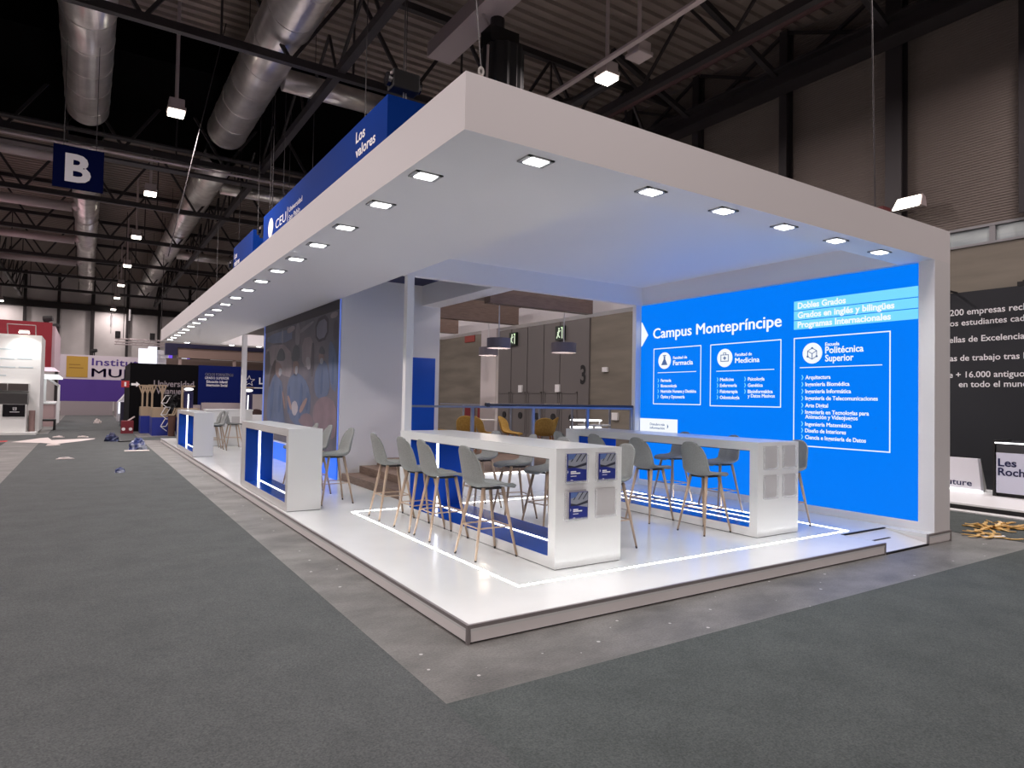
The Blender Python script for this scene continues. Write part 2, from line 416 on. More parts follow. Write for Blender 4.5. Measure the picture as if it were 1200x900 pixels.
# ducts
DUCTS = []
def ductseg(x, y0, y1, z, r, label):
    t = thing('air_duct', label, 'duct', (x, (y0+y1)/2, z), 'round silver ventilation ducts')
    b = MB().cyl((x, y0, z), (x, y1, z), r, n=40).build('duct_body', duct, t, smooth=False)
    for p in b.data.polygons: p.use_smooth = len(p.vertices) == 4
    DUCTS.append(t)
    n = int((y1-y0)/1.5)
    for q in range(n+1):
        y = y0+q*1.5
        if y+.03 < y1: MB().cyl((x, y, z), (x, y+.03, z), r+.012, n=40).build('seam_ring', duct, t)
    for q in range(max(1, n//4+1)):
        y = y0+.8+q*6
        if y < y1 and not 18.4 < y < 26.2:
            for sx in (-1, 1): MB().cyl((x+sx*r*.9, y, z), (x+sx*r*.9, y, ZR+.06), .012, n=6).build('hanger_rod', trussm, t)
ductseg(-2.58, 9.0, 21.9, 11.35, .62, 'near fat silver duct hanging over the aisle, ending before the black roof band')
ductseg(-2.62, 24.3, 68, 11.35, .56, 'long thinner silver duct over the aisle running away past sign B')
ductseg(1.66, 7.6, 21.3, 11.35, .66, 'near fat silver duct above the canopy, lower end rounded')
ductseg(1.9, 23.6, 66, 11.35, .60, 'long silver duct over the aisle running away behind the white lamp row')
# short side branches belong to the ducts they leave
for di, x0, x1, y, z, r in ((1, -9, -3.2, 26.6, 10.9, .2), (1, -8.2, -3.2, 34.5, 10.9, .24), (1, -8.2, -3.2, 43, 10.9, .22), (2, 2.3, 5.6, 15.8, 11.2, .33), (3, 2.4, 7.5, 27.2, 11.0, .28), (3, 2.4, 6.2, 44, 11.0, .28), (1, -7.9, -3.2, 51, 10.9, .24)):
    b = MB().cyl((x0, y, z), (x1, y, z), r, n=20).cyl((x0 if x0 > 0 else x1, y, z), ((x0-.5) if x0 > 0 else x1+.5, y-.1, z+.35), r, n=20).build('branch_pipe', trussl if x0 < 0 else duct, DUCTS[di])
    for p in b.data.polygons: p.use_smooth = len(p.vertices) == 4
# sprinkler pipe and cable tray over the canopy
single(MB().box(7.73, -6, 9.87, 7.87, 40, 9.93), 'cable_tray', trussl, 'thin silver cable tray running lengthwise past the lamp above the canopy', 'cable tray')
single(MB().cyl((12.4, -6, 11.6), (12.4, 40, 11.6), .11, n=12), 'sprinkler_pipe', mat('pipe_red', srgb(70, 40, 42), .5), 'dark red sprinkler pipe running lengthwise near the side wall', 'pipe')
single(MB().tube([(9.2, 20, 10.9), (9.2, 12.6, 10.9), (9.9, 11.4, 10.9), (9.9, 9.6, 10.9)], .16, 12), 'sprinkler_pipe', trussm, 'dark bent pipe beside the side-wall braces', 'pipe')
single(MB().box(5.2, 6.2, 11.1, 5.9, 12, 11.5), 'square_duct', trussl, 'pale square duct passing above the black motor drape', 'duct')

# ------------------------------------------------------------------ hall lamps
def hall_lamp(x, y, z, label, power=LAMP_W, lit=True, rod=True):
    t = thing('high_bay_lamp', label, 'lamp', (x, y, z), 'high-bay hall lamps')
    MB().box(x-.2, y-.2, z+.10, x+.2, y+.2, z+.34).build('ballast', trussl, t, bevel=.02)
    MB().box(x-.24, y-.24, z, x+.24, y+.24, z+.1).build('reflector', trussl, t, bevel=.02)
    if rod: MB().cyl((x, y, z+.34), (x, y, ZR+.08), .05, n=8).build('rod', trussl, t)
    if lit:
        MB().box(x-.21, y-.21, z-.10, x+.21, y+.21, z).build('diffuser', lampm, t, bevel=.02)
        area_light('lamp_light', (x, y, z-.12), power, LAMP_C, .4, t)
    return t
for i, y in enumerate((17.1, 26.3, 35.2, 44.4, 53.4, 61.3, 70.5)):
    hall_lamp(-.38, y, 10, '%s lit lamp of the row over the aisle, counted from the nearest' % ORD[i], power=LAMP_W if i < 5 else 120)
hall_lamp(8.49, 8.35, 10, 'lit lamp hanging above the front edge of the canopy')
hall_lamp(8.49, 7.2, 10, 'unlit grey lamp panel beside the lit one above the canopy', lit=False)
hall_lamp(-9.1, 70.4, 10, 'lit lamp at the far end above the red stand', power=100)
t = thing('floodlight', 'bright floodlight on the side wall showing just over the canopy end', 'lamp', (15.0, 4.15, 6.7))
MB().cyl((14.98, 4.15, 7.0), (XW-.3, 4.62, 7.15), .03, n=8).build('arm', blackm, t)
MB().add([(15.05, 3.8, 6.78), (15.05, 4.5, 6.78), (14.75, 4.5, 6.78), (14.75, 3.8, 6.78), (15.1, 3.85, 7.05), (15.1, 4.45, 7.05), (14.95, 4.45, 7.1), (14.95, 3.85, 7.1)], [(0, 1, 2, 3), (4, 5, 6, 7), (0, 1, 5, 4), (1, 2, 6, 5), (2, 3, 7, 6), (3, 0, 4, 7)]).build('housing', trussl, t)
MB().add([(14.74, 3.84, 6.76), (14.74, 4.46, 6.76), (14.93, 4.42, 7.06), (14.93, 3.88, 7.06), (14.70, 3.84, 6.77), (14.70, 4.46, 6.77), (14.89, 4.42, 7.07), (14.89, 3.88, 7.07)], [(0, 1, 2, 3), (4, 5, 6, 7), (0, 1, 5, 4), (1, 2, 6, 5), (2, 3, 7, 6), (3, 0, 4, 7)]).build('lens', lampm, t)
area_light('lamp_light', (14.66, 4.15, 6.9), 90, (1, .96, .9), .4, t, rot=(0, math.radians(58), 0))
for x, y, k in ((-.38, 8, .3), (-.38, -1, .5), (-.38, -10, 1.0), (-9.2, 8, 1.5), (-9.2, -1, 1.2), (-9.2, -10, .6), (-9.2, 17.1, 1.5), (-9.2, 26.3, 1.2), (-9.2, 35.2, 1), (-9.2, 44.4, 1), (-9.2, 53.4, 1), (-9.2, 62, 1.2),
                (8.49, -1, .4), (8.49, -10, .8), (8.49, 17.3, .55), (8.49, 26.3, .55), (8.49, 62, 1.2), (12.5, 0, .45)):
    area_light('lamp_light', (x, y, 10), LAMP_W*k, LAMP_C, 1.2)  # unseen hall lamps as bare lights; far and off-grid ones added to brighten walls

# sign B
t = thing('aisle_sign', 'dark blue square hanging sign with white letter B', 'sign', (-2.67, 16, 6.98))
MB().box(-3.215, 15.97, 6.98, -2.125, 16.03, 8.06).build('panel', mat('sign_navy', srgb(5, 14, 56), .8, spec=.05), t)
MB().text('B', (-2.96, 15.968, 7.18), X_, Z_, .66, .56, bold=.035).build('letter', whitetext, t)
for x in (-3.0, -2.3): MB().cyl((x, 16, 8.06), (x, 16, 10.8), .008, n=6).build('hanging_wire', trussm, t)

# ================================================================== the stand: platform
pf = thing('stand_platform', 'long white raised stand floor with grey edge trim and inset light lines', 'platform', (0, 0, 0))
NX0, NX1 = 5.70, 6.74      # ramp notch in the front edge
NY = .55
outline = [(0, 0), (NX0, 0), (NX0, NY), (NX1, NY), (NX1, 0), (7.36, 0), (7.36, YF), (0, YF)]
MB().prism(outline, 'z', .09, ZP).build('deck', deckm, pf)
sk = MB()
sk.box(.004, .004, 0.012, NX0-.004, .03, .112).box(NX1+.03, .004, .012, 7.34, .03, .112).box(.004, .004, .012, .03, YF, .112).box(7.31, 0.01, .012, 7.33, YF, .112).box(.03, YF-.03, .012, 7.3, YF, .112)
sk.box(NX0-.03, .01, .012, NX0-.004, NY, .112).box(NX1+.004, .01, .012, NX1+.03, NY, .112).box(NX0, NY, 0, NX1, NY+.03, .10)
sk.build('skirting', mat('skirting_white', (.86, .84, .83, 1), .45), pf)
MB().box(.02, .02, .0, 7.3, .06, .013).box(.02, .02, 0, .06, YF, .013).build('shadow_gap', blackm, pf)
tr = MB()
tr.box(-.004, -.004, .112, NX0+.004, .02, ZP+.002).box(-.004, .0205, .112, .02, YF, ZP+.002).box(NX1-.004, -.004, .112, 7.364, .02, ZP+.002)
tr.box(-.004, -.004, 0, .022, .022, .1115).box(NX0-.02, -.004, .0, NX0+.004, .02, .1115).box(NX1-.004, -.004, 0, NX1+.02, .02, .1115).box(7.34, -.004, 0, 7.364, .02, .1115)
tr.build('edge_trim', trimm, pf)
# ramp let into the front edge
rp = MB().prism([(0.0, .02), (NY, .125), (NY, .1), (0, .0)], 'x', NX0+.005, NX1-.005).build('ramp', whiteg, pf)
MB().box(NX0+.01, NY-.02, ZP-.012, NX1-.01, NY+.012, ZP+.003).build('ramp_strip', blackm, rp)
MB().box(NX0+.01, .29, .072, NX1-.35, .315, .083).build('ramp_strip', blackm, rp)
MB().box(NX0+.01, -.01, 0, NX1-.01, .02, .022).build('ramp_strip', blackm, rp)
# inset light lines (rectangle round the two tall tables)
lx0, lx1, ly0, ly1 = .858, 6.04, .64, 4.90
for nm, bx in (('aisle', (lx0, ly0, lx0+.024, ly1)), ('front', (lx0+.024, ly0, lx1-.024, ly0+.024)), ('screen', (lx1-.024, ly0, lx1, ly1)), ('lounge', (lx0+.024, ly1-.024, lx1-.024, ly1))):
    MB().box(bx[0], bx[1], ZP-.01, bx[2], bx[3], ZP+.003).build('light_line', ledw, pf)

# ------------------------------------------------------------------ canopy
cp = thing('canopy', 'large white L-shaped flat canopy roof with deep fascia over the stand', 'canopy', (0, 0, ZB))
cw = mat('canopy_white', (.90, .88, .88, 1), .5)
RX0, RX1, RY0, RY1 = 1.84, 6.94, .47, 5.40   # recess
RZ = 4.06
XL, XR = -.095, 7.37
b = MB()
b.box(XL, .02, ZB, XR, RY0, ZT)                       # front band
b.box(XL, RY0, ZB, RX0, RY1+.14, ZT).box(XL, RY1+.14, ZB, 1.826, YF, ZT)                       # long wing
b.box(RX0, RY1, ZB, RX1, RY1+.14, ZT)                 # fascia toward the lounge
b.box(RX1, RY0, ZB, XR, 15, ZT)                       # over the screen wall and lounge side
b.box(RX0, RY0, RZ, RX1, RY1, ZT)                     # recess ceiling
b.build('frame', cw, cp)
MB().box(RX0, YF-.4, ZB, 7.37, YF, ZT).build('end_beam', cw, cp)
MB().box(1.75, 5.5, ZT+.002, 4.0, 8.7, ZT+.02).build('navy_cover', navy, cp)  # cloth over the stair gap, added to keep lamp light off the wall

SH, SG = .085, .05
def downlight(x, y, label, turn=False):
    t = thing('downlight', label, 'lamp', (x, y, ZB), 'square canopy downlights')
    a, c = (.128, .088) if not turn else (.088, .128)
    f = MB().box(x-a, y-c, ZB-.012, x+a, y-c+.02, ZB).box(x-a, y+c-.02, ZB-.012, x+a, y+c, ZB)
    f.box(x-a, y-c, ZB-.012, x-a+.04, y+c, ZB).box(x+a-.04, y-c, ZB-.012, x+a, y+c, ZB)
    f.build('frame', mat('lamp_frame', (.5, .5, .51, 1), .4, .3), t)
    MB().box(x-a+.04, y-c+.02, ZB-.02, x+a-.04, y+c-.02, ZB).build('lens', mat('lens_glow', (1, 1, 1, 1), .4, emit=(1, 1, .97, 1), es=7), t, bevel=.01)
    l = bpy.data.lights.new('beam', 'SPOT'); l.energy = SPOT_W; l.color = SPOT_C; l.spot_size = math.radians(150); l.spot_blend = 1.0; l.shadow_soft_size = .06
    o = bpy.data.objects.new('beam', l); COL.objects.link(o); o.parent = t; o.location = (0, 0, -.04)
for i, x in enumerate((.68, 1.98, 2.995, 4.0, 5.0, 5.97)):
    downlight(x, .225, '%s downlight along the short front edge, counted from the canopy corner' % ORD[i])
ys_ = [1.075, 2.11, 3.19, 4.25, 5.29, 6.36, 7.48, 8.6, 9.75, 10.9, 12.0, 13.1, 14.2, 15.3, 16.4, 17.5, 18.6, 19.7, 20.8, 21.9]
for i, y in enumerate(ys_):
    downlight(.1, y, '%s downlight along the aisle edge, counted from the canopy corner' % ORD[i])
for i, x in enumerate((.75, 2.3, 3.3)):
    downlight(x, 22.85, '%s downlight across the far end of the canopy from the aisle' % ORD[i])

# posts
single(MB().box(1.86, 5.40, ZP, 1.98, 5.52, ZB), 'post', white, 'square white canopy post beside the grey stools and wooden steps', 'post', bevel=.004)
single(MB().box(1.78, 17.9, ZP, 1.92, 18.04, ZB), 'post', white, 'slim white canopy post standing by the far white counter', 'post', bevel=.004)

# ------------------------------------------------------------------ screen wall and LED screen
sw = thing('screen_wall', 'thick white end wall framing the bright blue screen', 'wall', (7.15, 2.9, 0))
SX = 6.945
b = MB().box(SX+.03, .02, .127, 7.37, 5.54, ZB)
b.box(SX, .02, .13, SX+.03, .218, ZB).box(SX, 5.43, .13, SX+.03, 5.54, ZB).box(SX, .218, .13, SX+.03, 5.43, .25)
b.build('wall_body', white, sw)
MB().box(6.82, 5.44, ZP, SX, 5.54, ZB).build('end_jamb', white, sw)
MB().box(6.75, .012, 0, 7.33, .03, .112).build('plinth', MATS['skirting_white'], sw)

sblue = mat('screen_blue', (0, 0, 0, 1), .5, spec=.08, emit=(0.0, .205, .96, 1), es=SCREEN)
scyan = mat('screen_cyan', (0, 0, 0, 1), .35, emit=(.19, .72, .98, 1), es=SCREEN)
swht = mat('screen_white', (0, 0, 0, 1), .35, emit=(.93, .97, 1, 1), es=SCREEN)
sgry = mat('screen_icon', (0, 0, 0, 1), .35, emit=(.05, .12, .32, 1), es=SCREEN)
ls = thing('led_screen', 'huge bright blue lit screen headed Campus Montepríncipe with white course lists', 'screen', (SX, 2.8, .25))
MB().box(SX+.001, .22, .25, SX+.028, 5.42, 3.69).build('display', sblue, ls)
FX = SX-.001
def stext(mb, s, y, z, cap, y1=None, bold=.012, align='l'):
    mb.text(s, (FX, y, z), mY, Z_, cap, None if y1 is None else abs(y-y1), bold, .002, align)
def rect_line(mb, y0, y1, z0, z1, w=.016):
    x0, x1 = FX-.002, FX
    mb.box(x0, y0, z0, x1, y1, z0+w).box(x0, y0, z1-w, x1, y1, z1).box(x0, y0, z0, x1, y0+w, z1).box(x0, y1-w, z0, x1, y1, z1)
def chev(mb, y, z, h=.075):
    a = h*.38
    mb.prism([(y, z+h/2), (y-a*.5, z+h/2), (y-a*1.2, z), (y-a*.5, z-h/2), (y, z-h/2), (y-a*.6, z)], 'x', FX-.002, FX)
q = MB(); stext(q, 'Campus Montepríncipe', 5.09, 3.02, .19, 2.265, .02); q.build('title', swht, ls)
MB().prism([(5.415, 3.37), (5.39, 3.36), (5.225, 3.10), (5.39, 2.89), (5.415, 2.88)], 'x', FX-.002, FX).build('arrow_mark', swht, ls)
# farmacia
q = MB(); rect_line(q, 3.89, 5.07, 1.735, 2.82); q.box(FX-.002, 4.0, 2.34, FX, 4.955, 2.352)
stext(q, 'Facultad de', 4.562, 2.595, .05, 4.22, .02); stext(q, 'Farmacia', 4.562, 2.48, .085, 4.08, .02)
for i, (s, e) in enumerate((('Farmacia', 4.607), ('Biotecnología', 4.465), ('Nutrición Humana y Dietética', 3.997), ('Óptica y Optometría', 4.268))):
    stext(q, s, 4.868, 2.168-.104*i, .055, e, .02)
q.build('farmacia_list', swht, ls)
q = MB()
for i in range(4): chev(q, 4.955, 2.195-.104*i)
q.build('farmacia_bullets', scyan, ls)
d_ = MB().disc((FX-.001, 4.78, 2.575), 'x', .16, .004).build('farmacia_badge', swht, ls)
q = MB().prism([(4.86, 2.49), (4.70, 2.49), (4.76, 2.60), (4.76, 2.66), (4.80, 2.66), (4.80, 2.60)], 'x', FX-.006, FX-.003)
q.box(FX-.006, 4.74, 2.665, FX-.003, 4.82, 2.68); q.build('flask_icon', sgry, d_)
# medicina
q = MB(); rect_line(q, 2.268, 3.685, 1.72, 2.815); q.box(FX-.002, 2.394, 2.33, FX, 3.547, 2.342)
stext(q, 'Facultad de', 3.155, 2.585, .05, 2.82, .02); stext(q, 'Medicina', 3.155, 2.467, .085, 2.67, .02)
for i, (s, e) in enumerate((('Medicina', 3.177), ('Enfermería', 3.113), ('Fisioterapia', 3.096), ('Odontología', 3.058))): stext(q, s, 3.466, 2.162-.104*i, .055, e, .02)
for i, (s, e) in enumerate((('Psicología', 2.573), ('Genética', 2.605), ('Bioinformática', 2.419))): stext(q, s, 2.892, 2.16-.104*i, .055, e, .02)
stext(q, 'y Datos Masivos', 2.892, 1.88, .055, 2.381, .02)
q.build('medicina_list', swht, ls)
q = MB()
for i in range(4): chev(q, 3.535, 2.19-.104*i)
for i in range(3): chev(q, 2.965, 2.188-.104*i)
q.build('medicina_bullets', scyan, ls)
d_ = MB().disc((FX-.001, 3.37, 2.563), 'x', .16, .004).build('medicina_badge', swht, ls)
q = MB(); x0, x1 = FX-.006, FX-.003
for a in ((3.455, 2.50, 3.285, 2.512), (3.455, 2.61, 3.285, 2.622), (3.455, 2.50, 3.443, 2.62), (3.297, 2.50, 3.285, 2.62), (3.40, 2.622, 3.39, 2.65), (3.35, 2.622, 3.34, 2.65), (3.40, 2.645, 3.34, 2.655), (3.38, 2.53, 3.36, 2.59), (3.40, 2.55, 3.34, 2.57)):
    q.box(x0, a[0], a[1], x1, a[2], a[3])
q.build('first_aid_icon', sgry, d_)
# politecnica
q = MB(); rect_line(q, .577, 2.05, 1.13, 2.815); q.box(FX-.002, .69, 2.34, FX, 1.944, 2.352)
stext(q, 'Escuela', 1.53, 2.66, .05, 1.31, .02); stext(q, 'Politécnica', 1.53, 2.55, .095, .952, .02); stext(q, 'Superior', 1.53, 2.428, .095, 1.096, .02)
for s, z, e in (('Arquitectura', 2.166, 1.443), ('Ingeniería Biomédica', 2.06, 1.154), ('Ingeniería Informática', 1.952, 1.131), ('Ingeniería de Telecomunicaciones', 1.847, .748),
                ('Arte Digital', 1.735, 1.48), ('Ingeniería en Tecnologías para', 1.635, .872), ('Animación y Videojuegos', 1.562, 1.032), ('Ingeniería Matemática', 1.45, 1.121),
                ('Diseño de Interiores', 1.35, 1.204), ('Ciencia e Ingeniería de Datos', 1.248, .913)):
    stext(q, s, 1.848, z, .057, e, .02)
q.build('politecnica_list', swht, ls)
q = MB()
for z in (2.193, 2.087, 1.98, 1.873, 1.763, 1.663, 1.478, 1.378, 1.276): chev(q, 1.915, z)
q.build('politecnica_bullets', scyan, ls)
d_ = MB().disc((FX-.001, 1.737, 2.562), 'x', .16, .004).build('politecnica_badge', swht, ls)
q = MB()
hexp = [(1.737+.085*math.sin(PI/3*i), 2.555+.085*math.cos(PI/3*i)) for i in range(6)]
for a, c in list(zip(hexp, hexp[1:]+hexp[:1]))+[((1.737, 2.555), hexp[1]), ((1.737, 2.555), hexp[3]), ((1.737, 2.555), hexp[5])]:
    q.bar((FX-.005, a[0], a[1]), (FX-.005, c[0], c[1]), .009)
for p in (hexp[0], hexp[2], hexp[4]): q.disc((FX-.006, p[0], p[1]), 'x', .016, .004, 10)
q.build('cube_icon', sgry, d_)
# cyan ribbons
for i, (z0, z1, s, e, zt) in enumerate(((3.245, 3.388, 'Dobles Grados', 1.214, 3.272), (3.095, 3.232, 'Grados en inglés y bilingües', .527, 3.122), (2.945, 3.082, 'Programas Internacionales', .574, 2.972))):
    r_ = MB().box(FX-.001, .222, z0, FX+.001, 2.051, z1).build('ribbon', scyan, ls)
    q = MB(); q.text(s, (FX-.0025, 1.985, zt), mY, Z_, .088, 1.985-e, .03, .002); q.build('ribbon_lettering', swht, r_)
r_ = MB().box(FX-.001, 4.435, 1.175, FX+.001, 5.42, 1.455).build('white_caption', swht, ls)
q = MB(); q.text('Descubre más', (FX-.0025, 5.142, 1.325), mY, Z_, .045, .385, .01, .002); q.text('información', (FX-.0025, 5.142, 1.255), mY, Z_, .045, .385, .01, .002)
q.prism([(4.69, 1.36), (4.66, 1.315), (4.69, 1.27)], 'x', FX-.004, FX-.002); q.build('caption_lettering', sgry, r_)

# ------------------------------------------------------------------ mural tower
tww = mat('tower_white', (.93, .93, .93, 1), .5)
tw = thing('mural_tower', 'tall white wall block carrying the surgery mural, behind the wooden steps', 'wall', (2.6, 11.7, ZP))
MB().box(1.83, 8.47, ZP, 2.3, 15.0, 4.16).build('mural_wall', tww, tw)
MB().box(1.83, 8.45, ZP, 3.98, 8.60, 4.15).build('cross_wall', tww, tw)
MB().box(3.55, 5.56, 3.72, 3.98, 8.45, 4.15).build('head_beam', tww, tw)
MB().box(1.80, 14.98, ZP, 2.3, 15.04, 4.0).build('edge_profile', mat('pale_blue_edge', srgb(150, 170, 220), .5), tw)
single(MB().box(3.22, 8.438, 1.0, 3.88, 8.449, 2.62), 'blue_panel', blue, 'plain royal blue panel on the white wall behind the railing', 'panel')
# backlit blue base below the mural
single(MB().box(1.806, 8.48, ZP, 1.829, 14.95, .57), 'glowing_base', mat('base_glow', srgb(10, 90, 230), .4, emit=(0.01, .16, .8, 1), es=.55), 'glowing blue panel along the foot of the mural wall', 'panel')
mu = thing('mural', 'tall faded photo mural of clinicians in blue scrubs in an operating room', 'picture', (1.83, 11.7, .62))
mbase = mat('mural_ground', srgb(112, 104, 110), .6, noise=(1.1, srgb(78, 78, 92), 6, .32, .68))
MB().box(1.812, 8.52, .62, 1.829, 14.92, 3.70).build('print', mbase, mu)
_ge = mat('mural_edge_light', srgb(90, 120, 220), .5, emit=srgb(120, 145, 235), es=.45)
MB().box(1.803, 8.49, .62, 1.829, 8.505, 3.70).build('glowing_edge', _ge, mu)
MB().box(1.803, 14.92, .62, 1.829, 14.95, 3.70).build('glowing_edge', _ge, mu)
MB().box(1.805, 8.52, 3.5, 1.812, 14.92, 3.70).build('dark_header', mat('mural_dark', srgb(48, 42, 46), .6), mu)
def patch(name, col, polys, dx):
    m_ = mat('mural_'+name, srgb(*col), .6, noise=(1.7, srgb(*[c*.84 for c in col]), 6, .3, .7))
    for p in polys:
        q = MB(); P = p
        for _ in range(1):   # round the outline off
            n = []
            for a, c in zip(P, P[1:]+P[:1]): n += [(a[0]*.75+c[0]*.25, a[1]*.75+c[1]*.25), (a[0]*.25+c[0]*.75, a[1]*.25+c[1]*.75)]
            P = n
        q.prism(P, 'x', 1.812-dx, 1.812-dx+.0015).build(name, m_, mu)
patch('operating_window', (112, 122, 150), [[(14.68, 3.42), (12.08, 3.42), (12.07, 3.08), (14.65, 3.2)]], .002)
patch('pale_wall', (144, 132, 136), [[(14.8, 3.15), (12.2, 3.05), (11.9, 2.2), (13.0, 2.3), (14.6, 2.7)], [(11.2, 3.1), (10.3, 3.1), (10.2, 2.5), (11.1, 2.4)]], .002)
patch('window_bars', (150, 150, 162), [[(13.07, 3.45), (12.96, 3.45), (12.93, 3.1), (13.03, 3.1)]], .0035)
patch('lamp_arm', (138, 134, 138), [[(11.75, 3.48), (11.4, 3.5), (11.3, 3.0), (11.78, 2.94)], [(11.5, 3.3), (10.3, 3.45), (10.3, 3.38), (11.5, 3.2)]], .0035)
patch('monitor_frame', (70, 64, 72), [[(10.16, 3.43), (9.24, 3.5), (9.21, 2.96), (10.1, 2.92)]], .0035)
patch('monitor_glass', (126, 126, 140), [[(10.06, 3.36), (9.34, 3.42), (9.30, 3.02), (10.02, 2.98)]], .005)
patch('hair', (72, 58, 62), [[(13.6, 2.75), (13.92, 2.66), (14.29, 2.3), (14.38, 1.95), (13.98, 2.16), (13.57, 2.41)]], .0035)
patch('skin', (138, 114, 112), [[(13.6, 2.68), (13.18, 2.61), (12.9, 2.45), (13.2, 2.22), (13.5, 2.28), (13.69, 2.47)], [(11.98, 2.6), (11.45, 2.6), (11.4, 2.45), (11.5, 2.25), (11.78, 2.25)], [(9.88, 2.7), (9.5, 2.7), (9.45, 2.5), (9.77, 2.45)]], .005)
patch('surgeon_cap', (82, 84, 92), [[(13.6, 2.72), (13.31, 2.96), (13.01, 3.0), (12.7, 2.84), (12.66, 2.66), (13.2, 2.66)], [(12.1, 2.6), (11.95, 2.9), (11.7, 3.02), (11.36, 2.86), (11.34, 2.6)], [(9.9, 2.7), (9.68, 2.86), (9.42, 2.74), (9.42, 2.64)]], .0065)
patch('blue_scrubs', (90, 104, 134), [[(13.78, 2.37), (13.34, 2.25), (12.82, 2.09), (12.87, 1.64), (12.4, .9), (14.5, .95), (14.5, 1.84)], [(12.4, 2.13), (11.85, 2.32), (11.29, 2.3), (10.62, 2.06), (10.3, 1.66), (10.6, 1.1), (11.97, 1.1), (12.4, 1.64)], [(10.15, 2.23), (9.77, 2.5), (9.49, 2.55), (9.15, 2.37), (9.0, 1.84), (9.63, 1.7), (10.06, 1.8)], [(9.14, 2.95), (8.78, 2.78), (8.58, 2.45), (8.58, 1.84), (8.98, 1.95), (9.16, 2.41)]], .005)
patch('scrub_folds', (74, 92, 128), [[(13.9, 2.2), (13.7, 2.1), (13.9, 1.2), (14.2, 1.1), (14.1, 1.8)], [(13.2, 2.1), (12.95, 1.9), (13.1, 1.3), (13.3, 1.4)], [(12.3, 2.0), (12.1, 2.0), (12.15, 1.3), (12.35, 1.4)], [(11.2, 2.1), (11.0, 2.0), (11.1, 1.2), (11.35, 1.3)], [(10.7, 1.9), (10.5, 1.8), (10.6, 1.4), (10.75, 1.5)], [(9.6, 2.4), (9.5, 2.2), (9.55, 1.8), (9.7, 1.85)], [(8.9, 2.6), (8.8, 2.5), (8.8, 2.0), (8.95, 2.05)]], .0065)
patch('pale_mask', (158, 160, 170), [[(13.25, 2.5), (12.93, 2.45), (13.05, 2.27), (13.3, 2.3)], [(11.7, 2.48), (11.45, 2.48), (11.5, 2.28), (11.7, 2.28)], [(9.75, 2.58), (9.5, 2.58), (9.52, 2.46), (9.72, 2.45)]], .0065)
patch('fore_arm', (150, 122, 116), [[(12.4, 1.75), (12.2, 1.8), (11.9, 1.5), (12.0, 1.4)], [(10.75, 1.75), (10.55, 1.7), (11.1, 1.35), (11.3, 1.45)], [(12.9, 1.9), (12.75, 1.85), (12.5, 1.5), (12.62, 1.42)]], .0085)
patch('cabinet_dark', (84, 78, 86), [[(14.75, 3.0), (14.3, 2.98), (14.3, 2.4), (14.75, 2.3)], [(10.4, 2.95), (10.2, 2.95), (10.2, 2.2), (10.45, 2.2)], [(8.9, 3.3), (8.6, 3.3), (8.6, 2.9), (8.9, 2.9)]], .0022)
patch('ceiling_light', (160, 148, 150), [[(12.6, 3.45), (11.9, 3.48), (11.8, 3.36), (12.5, 3.3)], [(9.1, 3.47), (8.65, 3.48), (8.65, 3.36), (9.1, 3.36)]], .0022)
patch('pink_drape', (128, 108, 116), [[(10.2, 1.49), (9.8, 1.73), (9.22, 1.78), (8.6, 1.64), (8.55, 1.2), (8.65, .9), (9.44, .95), (10.1, 1.2)], [(11.4, 1.15), (11.03, 1.36), (10.47, 1.4), (10.1, 1.27), (10.2, 1.05)]], .0065)
patch('gloved_hands', (168, 160, 166), [[(11.95, 1.6), (11.56, 1.68), (11.3, 1.47), (11.62, 1.28), (11.9, 1.38)], [(10.85, 2.64), (10.5, 2.66), (10.38, 2.38), (10.7, 2.36)]], .0075)

# ------------------------------------------------------------------ steps, lounge deck, railing
st = thing('wooden_steps', 'three dark oak steps rising from the white deck to the lounge', 'steps', (2.4, 7, ZP))
for i in range(3):
    MB().box(1.90+.36*i, 5.56, ZP, 2.98, 8.44, ZP+.135*(i+1)).build('step', wood, st) if i == 2 else MB().box(1.90+.36*i, 5.56, ZP, 1.90+.36*(i+1)-.002, 8.44, ZP+.135*(i+1)).build('step', wood, st)
LZ = .541
lg = thing('lounge_platform', 'raised lounge floor with white front plinth and dark oak surface', 'platform', (5, 8, ZP))
MB().box(2.985, 5.47, ZP, 7.36, 8.445, LZ-.03).box(3.985, 8.445, ZP, 7.36, 15, LZ-.03).build('plinth', white, lg)
MB().box(2.985, 5.45, LZ-.03, 7.36, 8.445, LZ).box(3.985, 8.445, LZ-.03, 7.36, 15, LZ).build('floor_boards', wood, lg)
MB().box(2.985, 5.44, LZ-.045, 6.8, 5.452, LZ-.026).build('light_line', leds, lg)
ra = thing('railing', 'grey metal railing along the front edge of the raised lounge', 'railing', (4.4, 5.5, LZ))
for x in (3.14, 4.39, 5.65, 6.78):
    MB().box(x-.025, 5.48, LZ, x+.025, 5.53, 1.64).build('post', steel, ra)
MB().box(1.985, 5.485, 1.62, 6.82, 5.525, 1.655).build('top_rail', steel, ra)
MB().cyl((3.42, 5.505, 1.675), (6.86, 5.505, 1.675), .026, n=12).cyl((3.40, 5.505, 1.675), (3.47, 5.505, 1.675), .04, n=12).build('handrail', darkrail, ra)
rb = thing('railing', 'thin railing along the far side of the lounge by the hall wall', 'railing', (7.1, 10, LZ))
for y in (6.5, 7.8, 9.1, 10.4, 11.7, 13): MB().box(7.08, y-.02, LZ, 7.12, y+.02, 1.62).build('post', steel, rb)
MB().box(7.08, 5.7, 1.6, 7.12, 14.5, 1.64).build('top_rail', steel, rb)

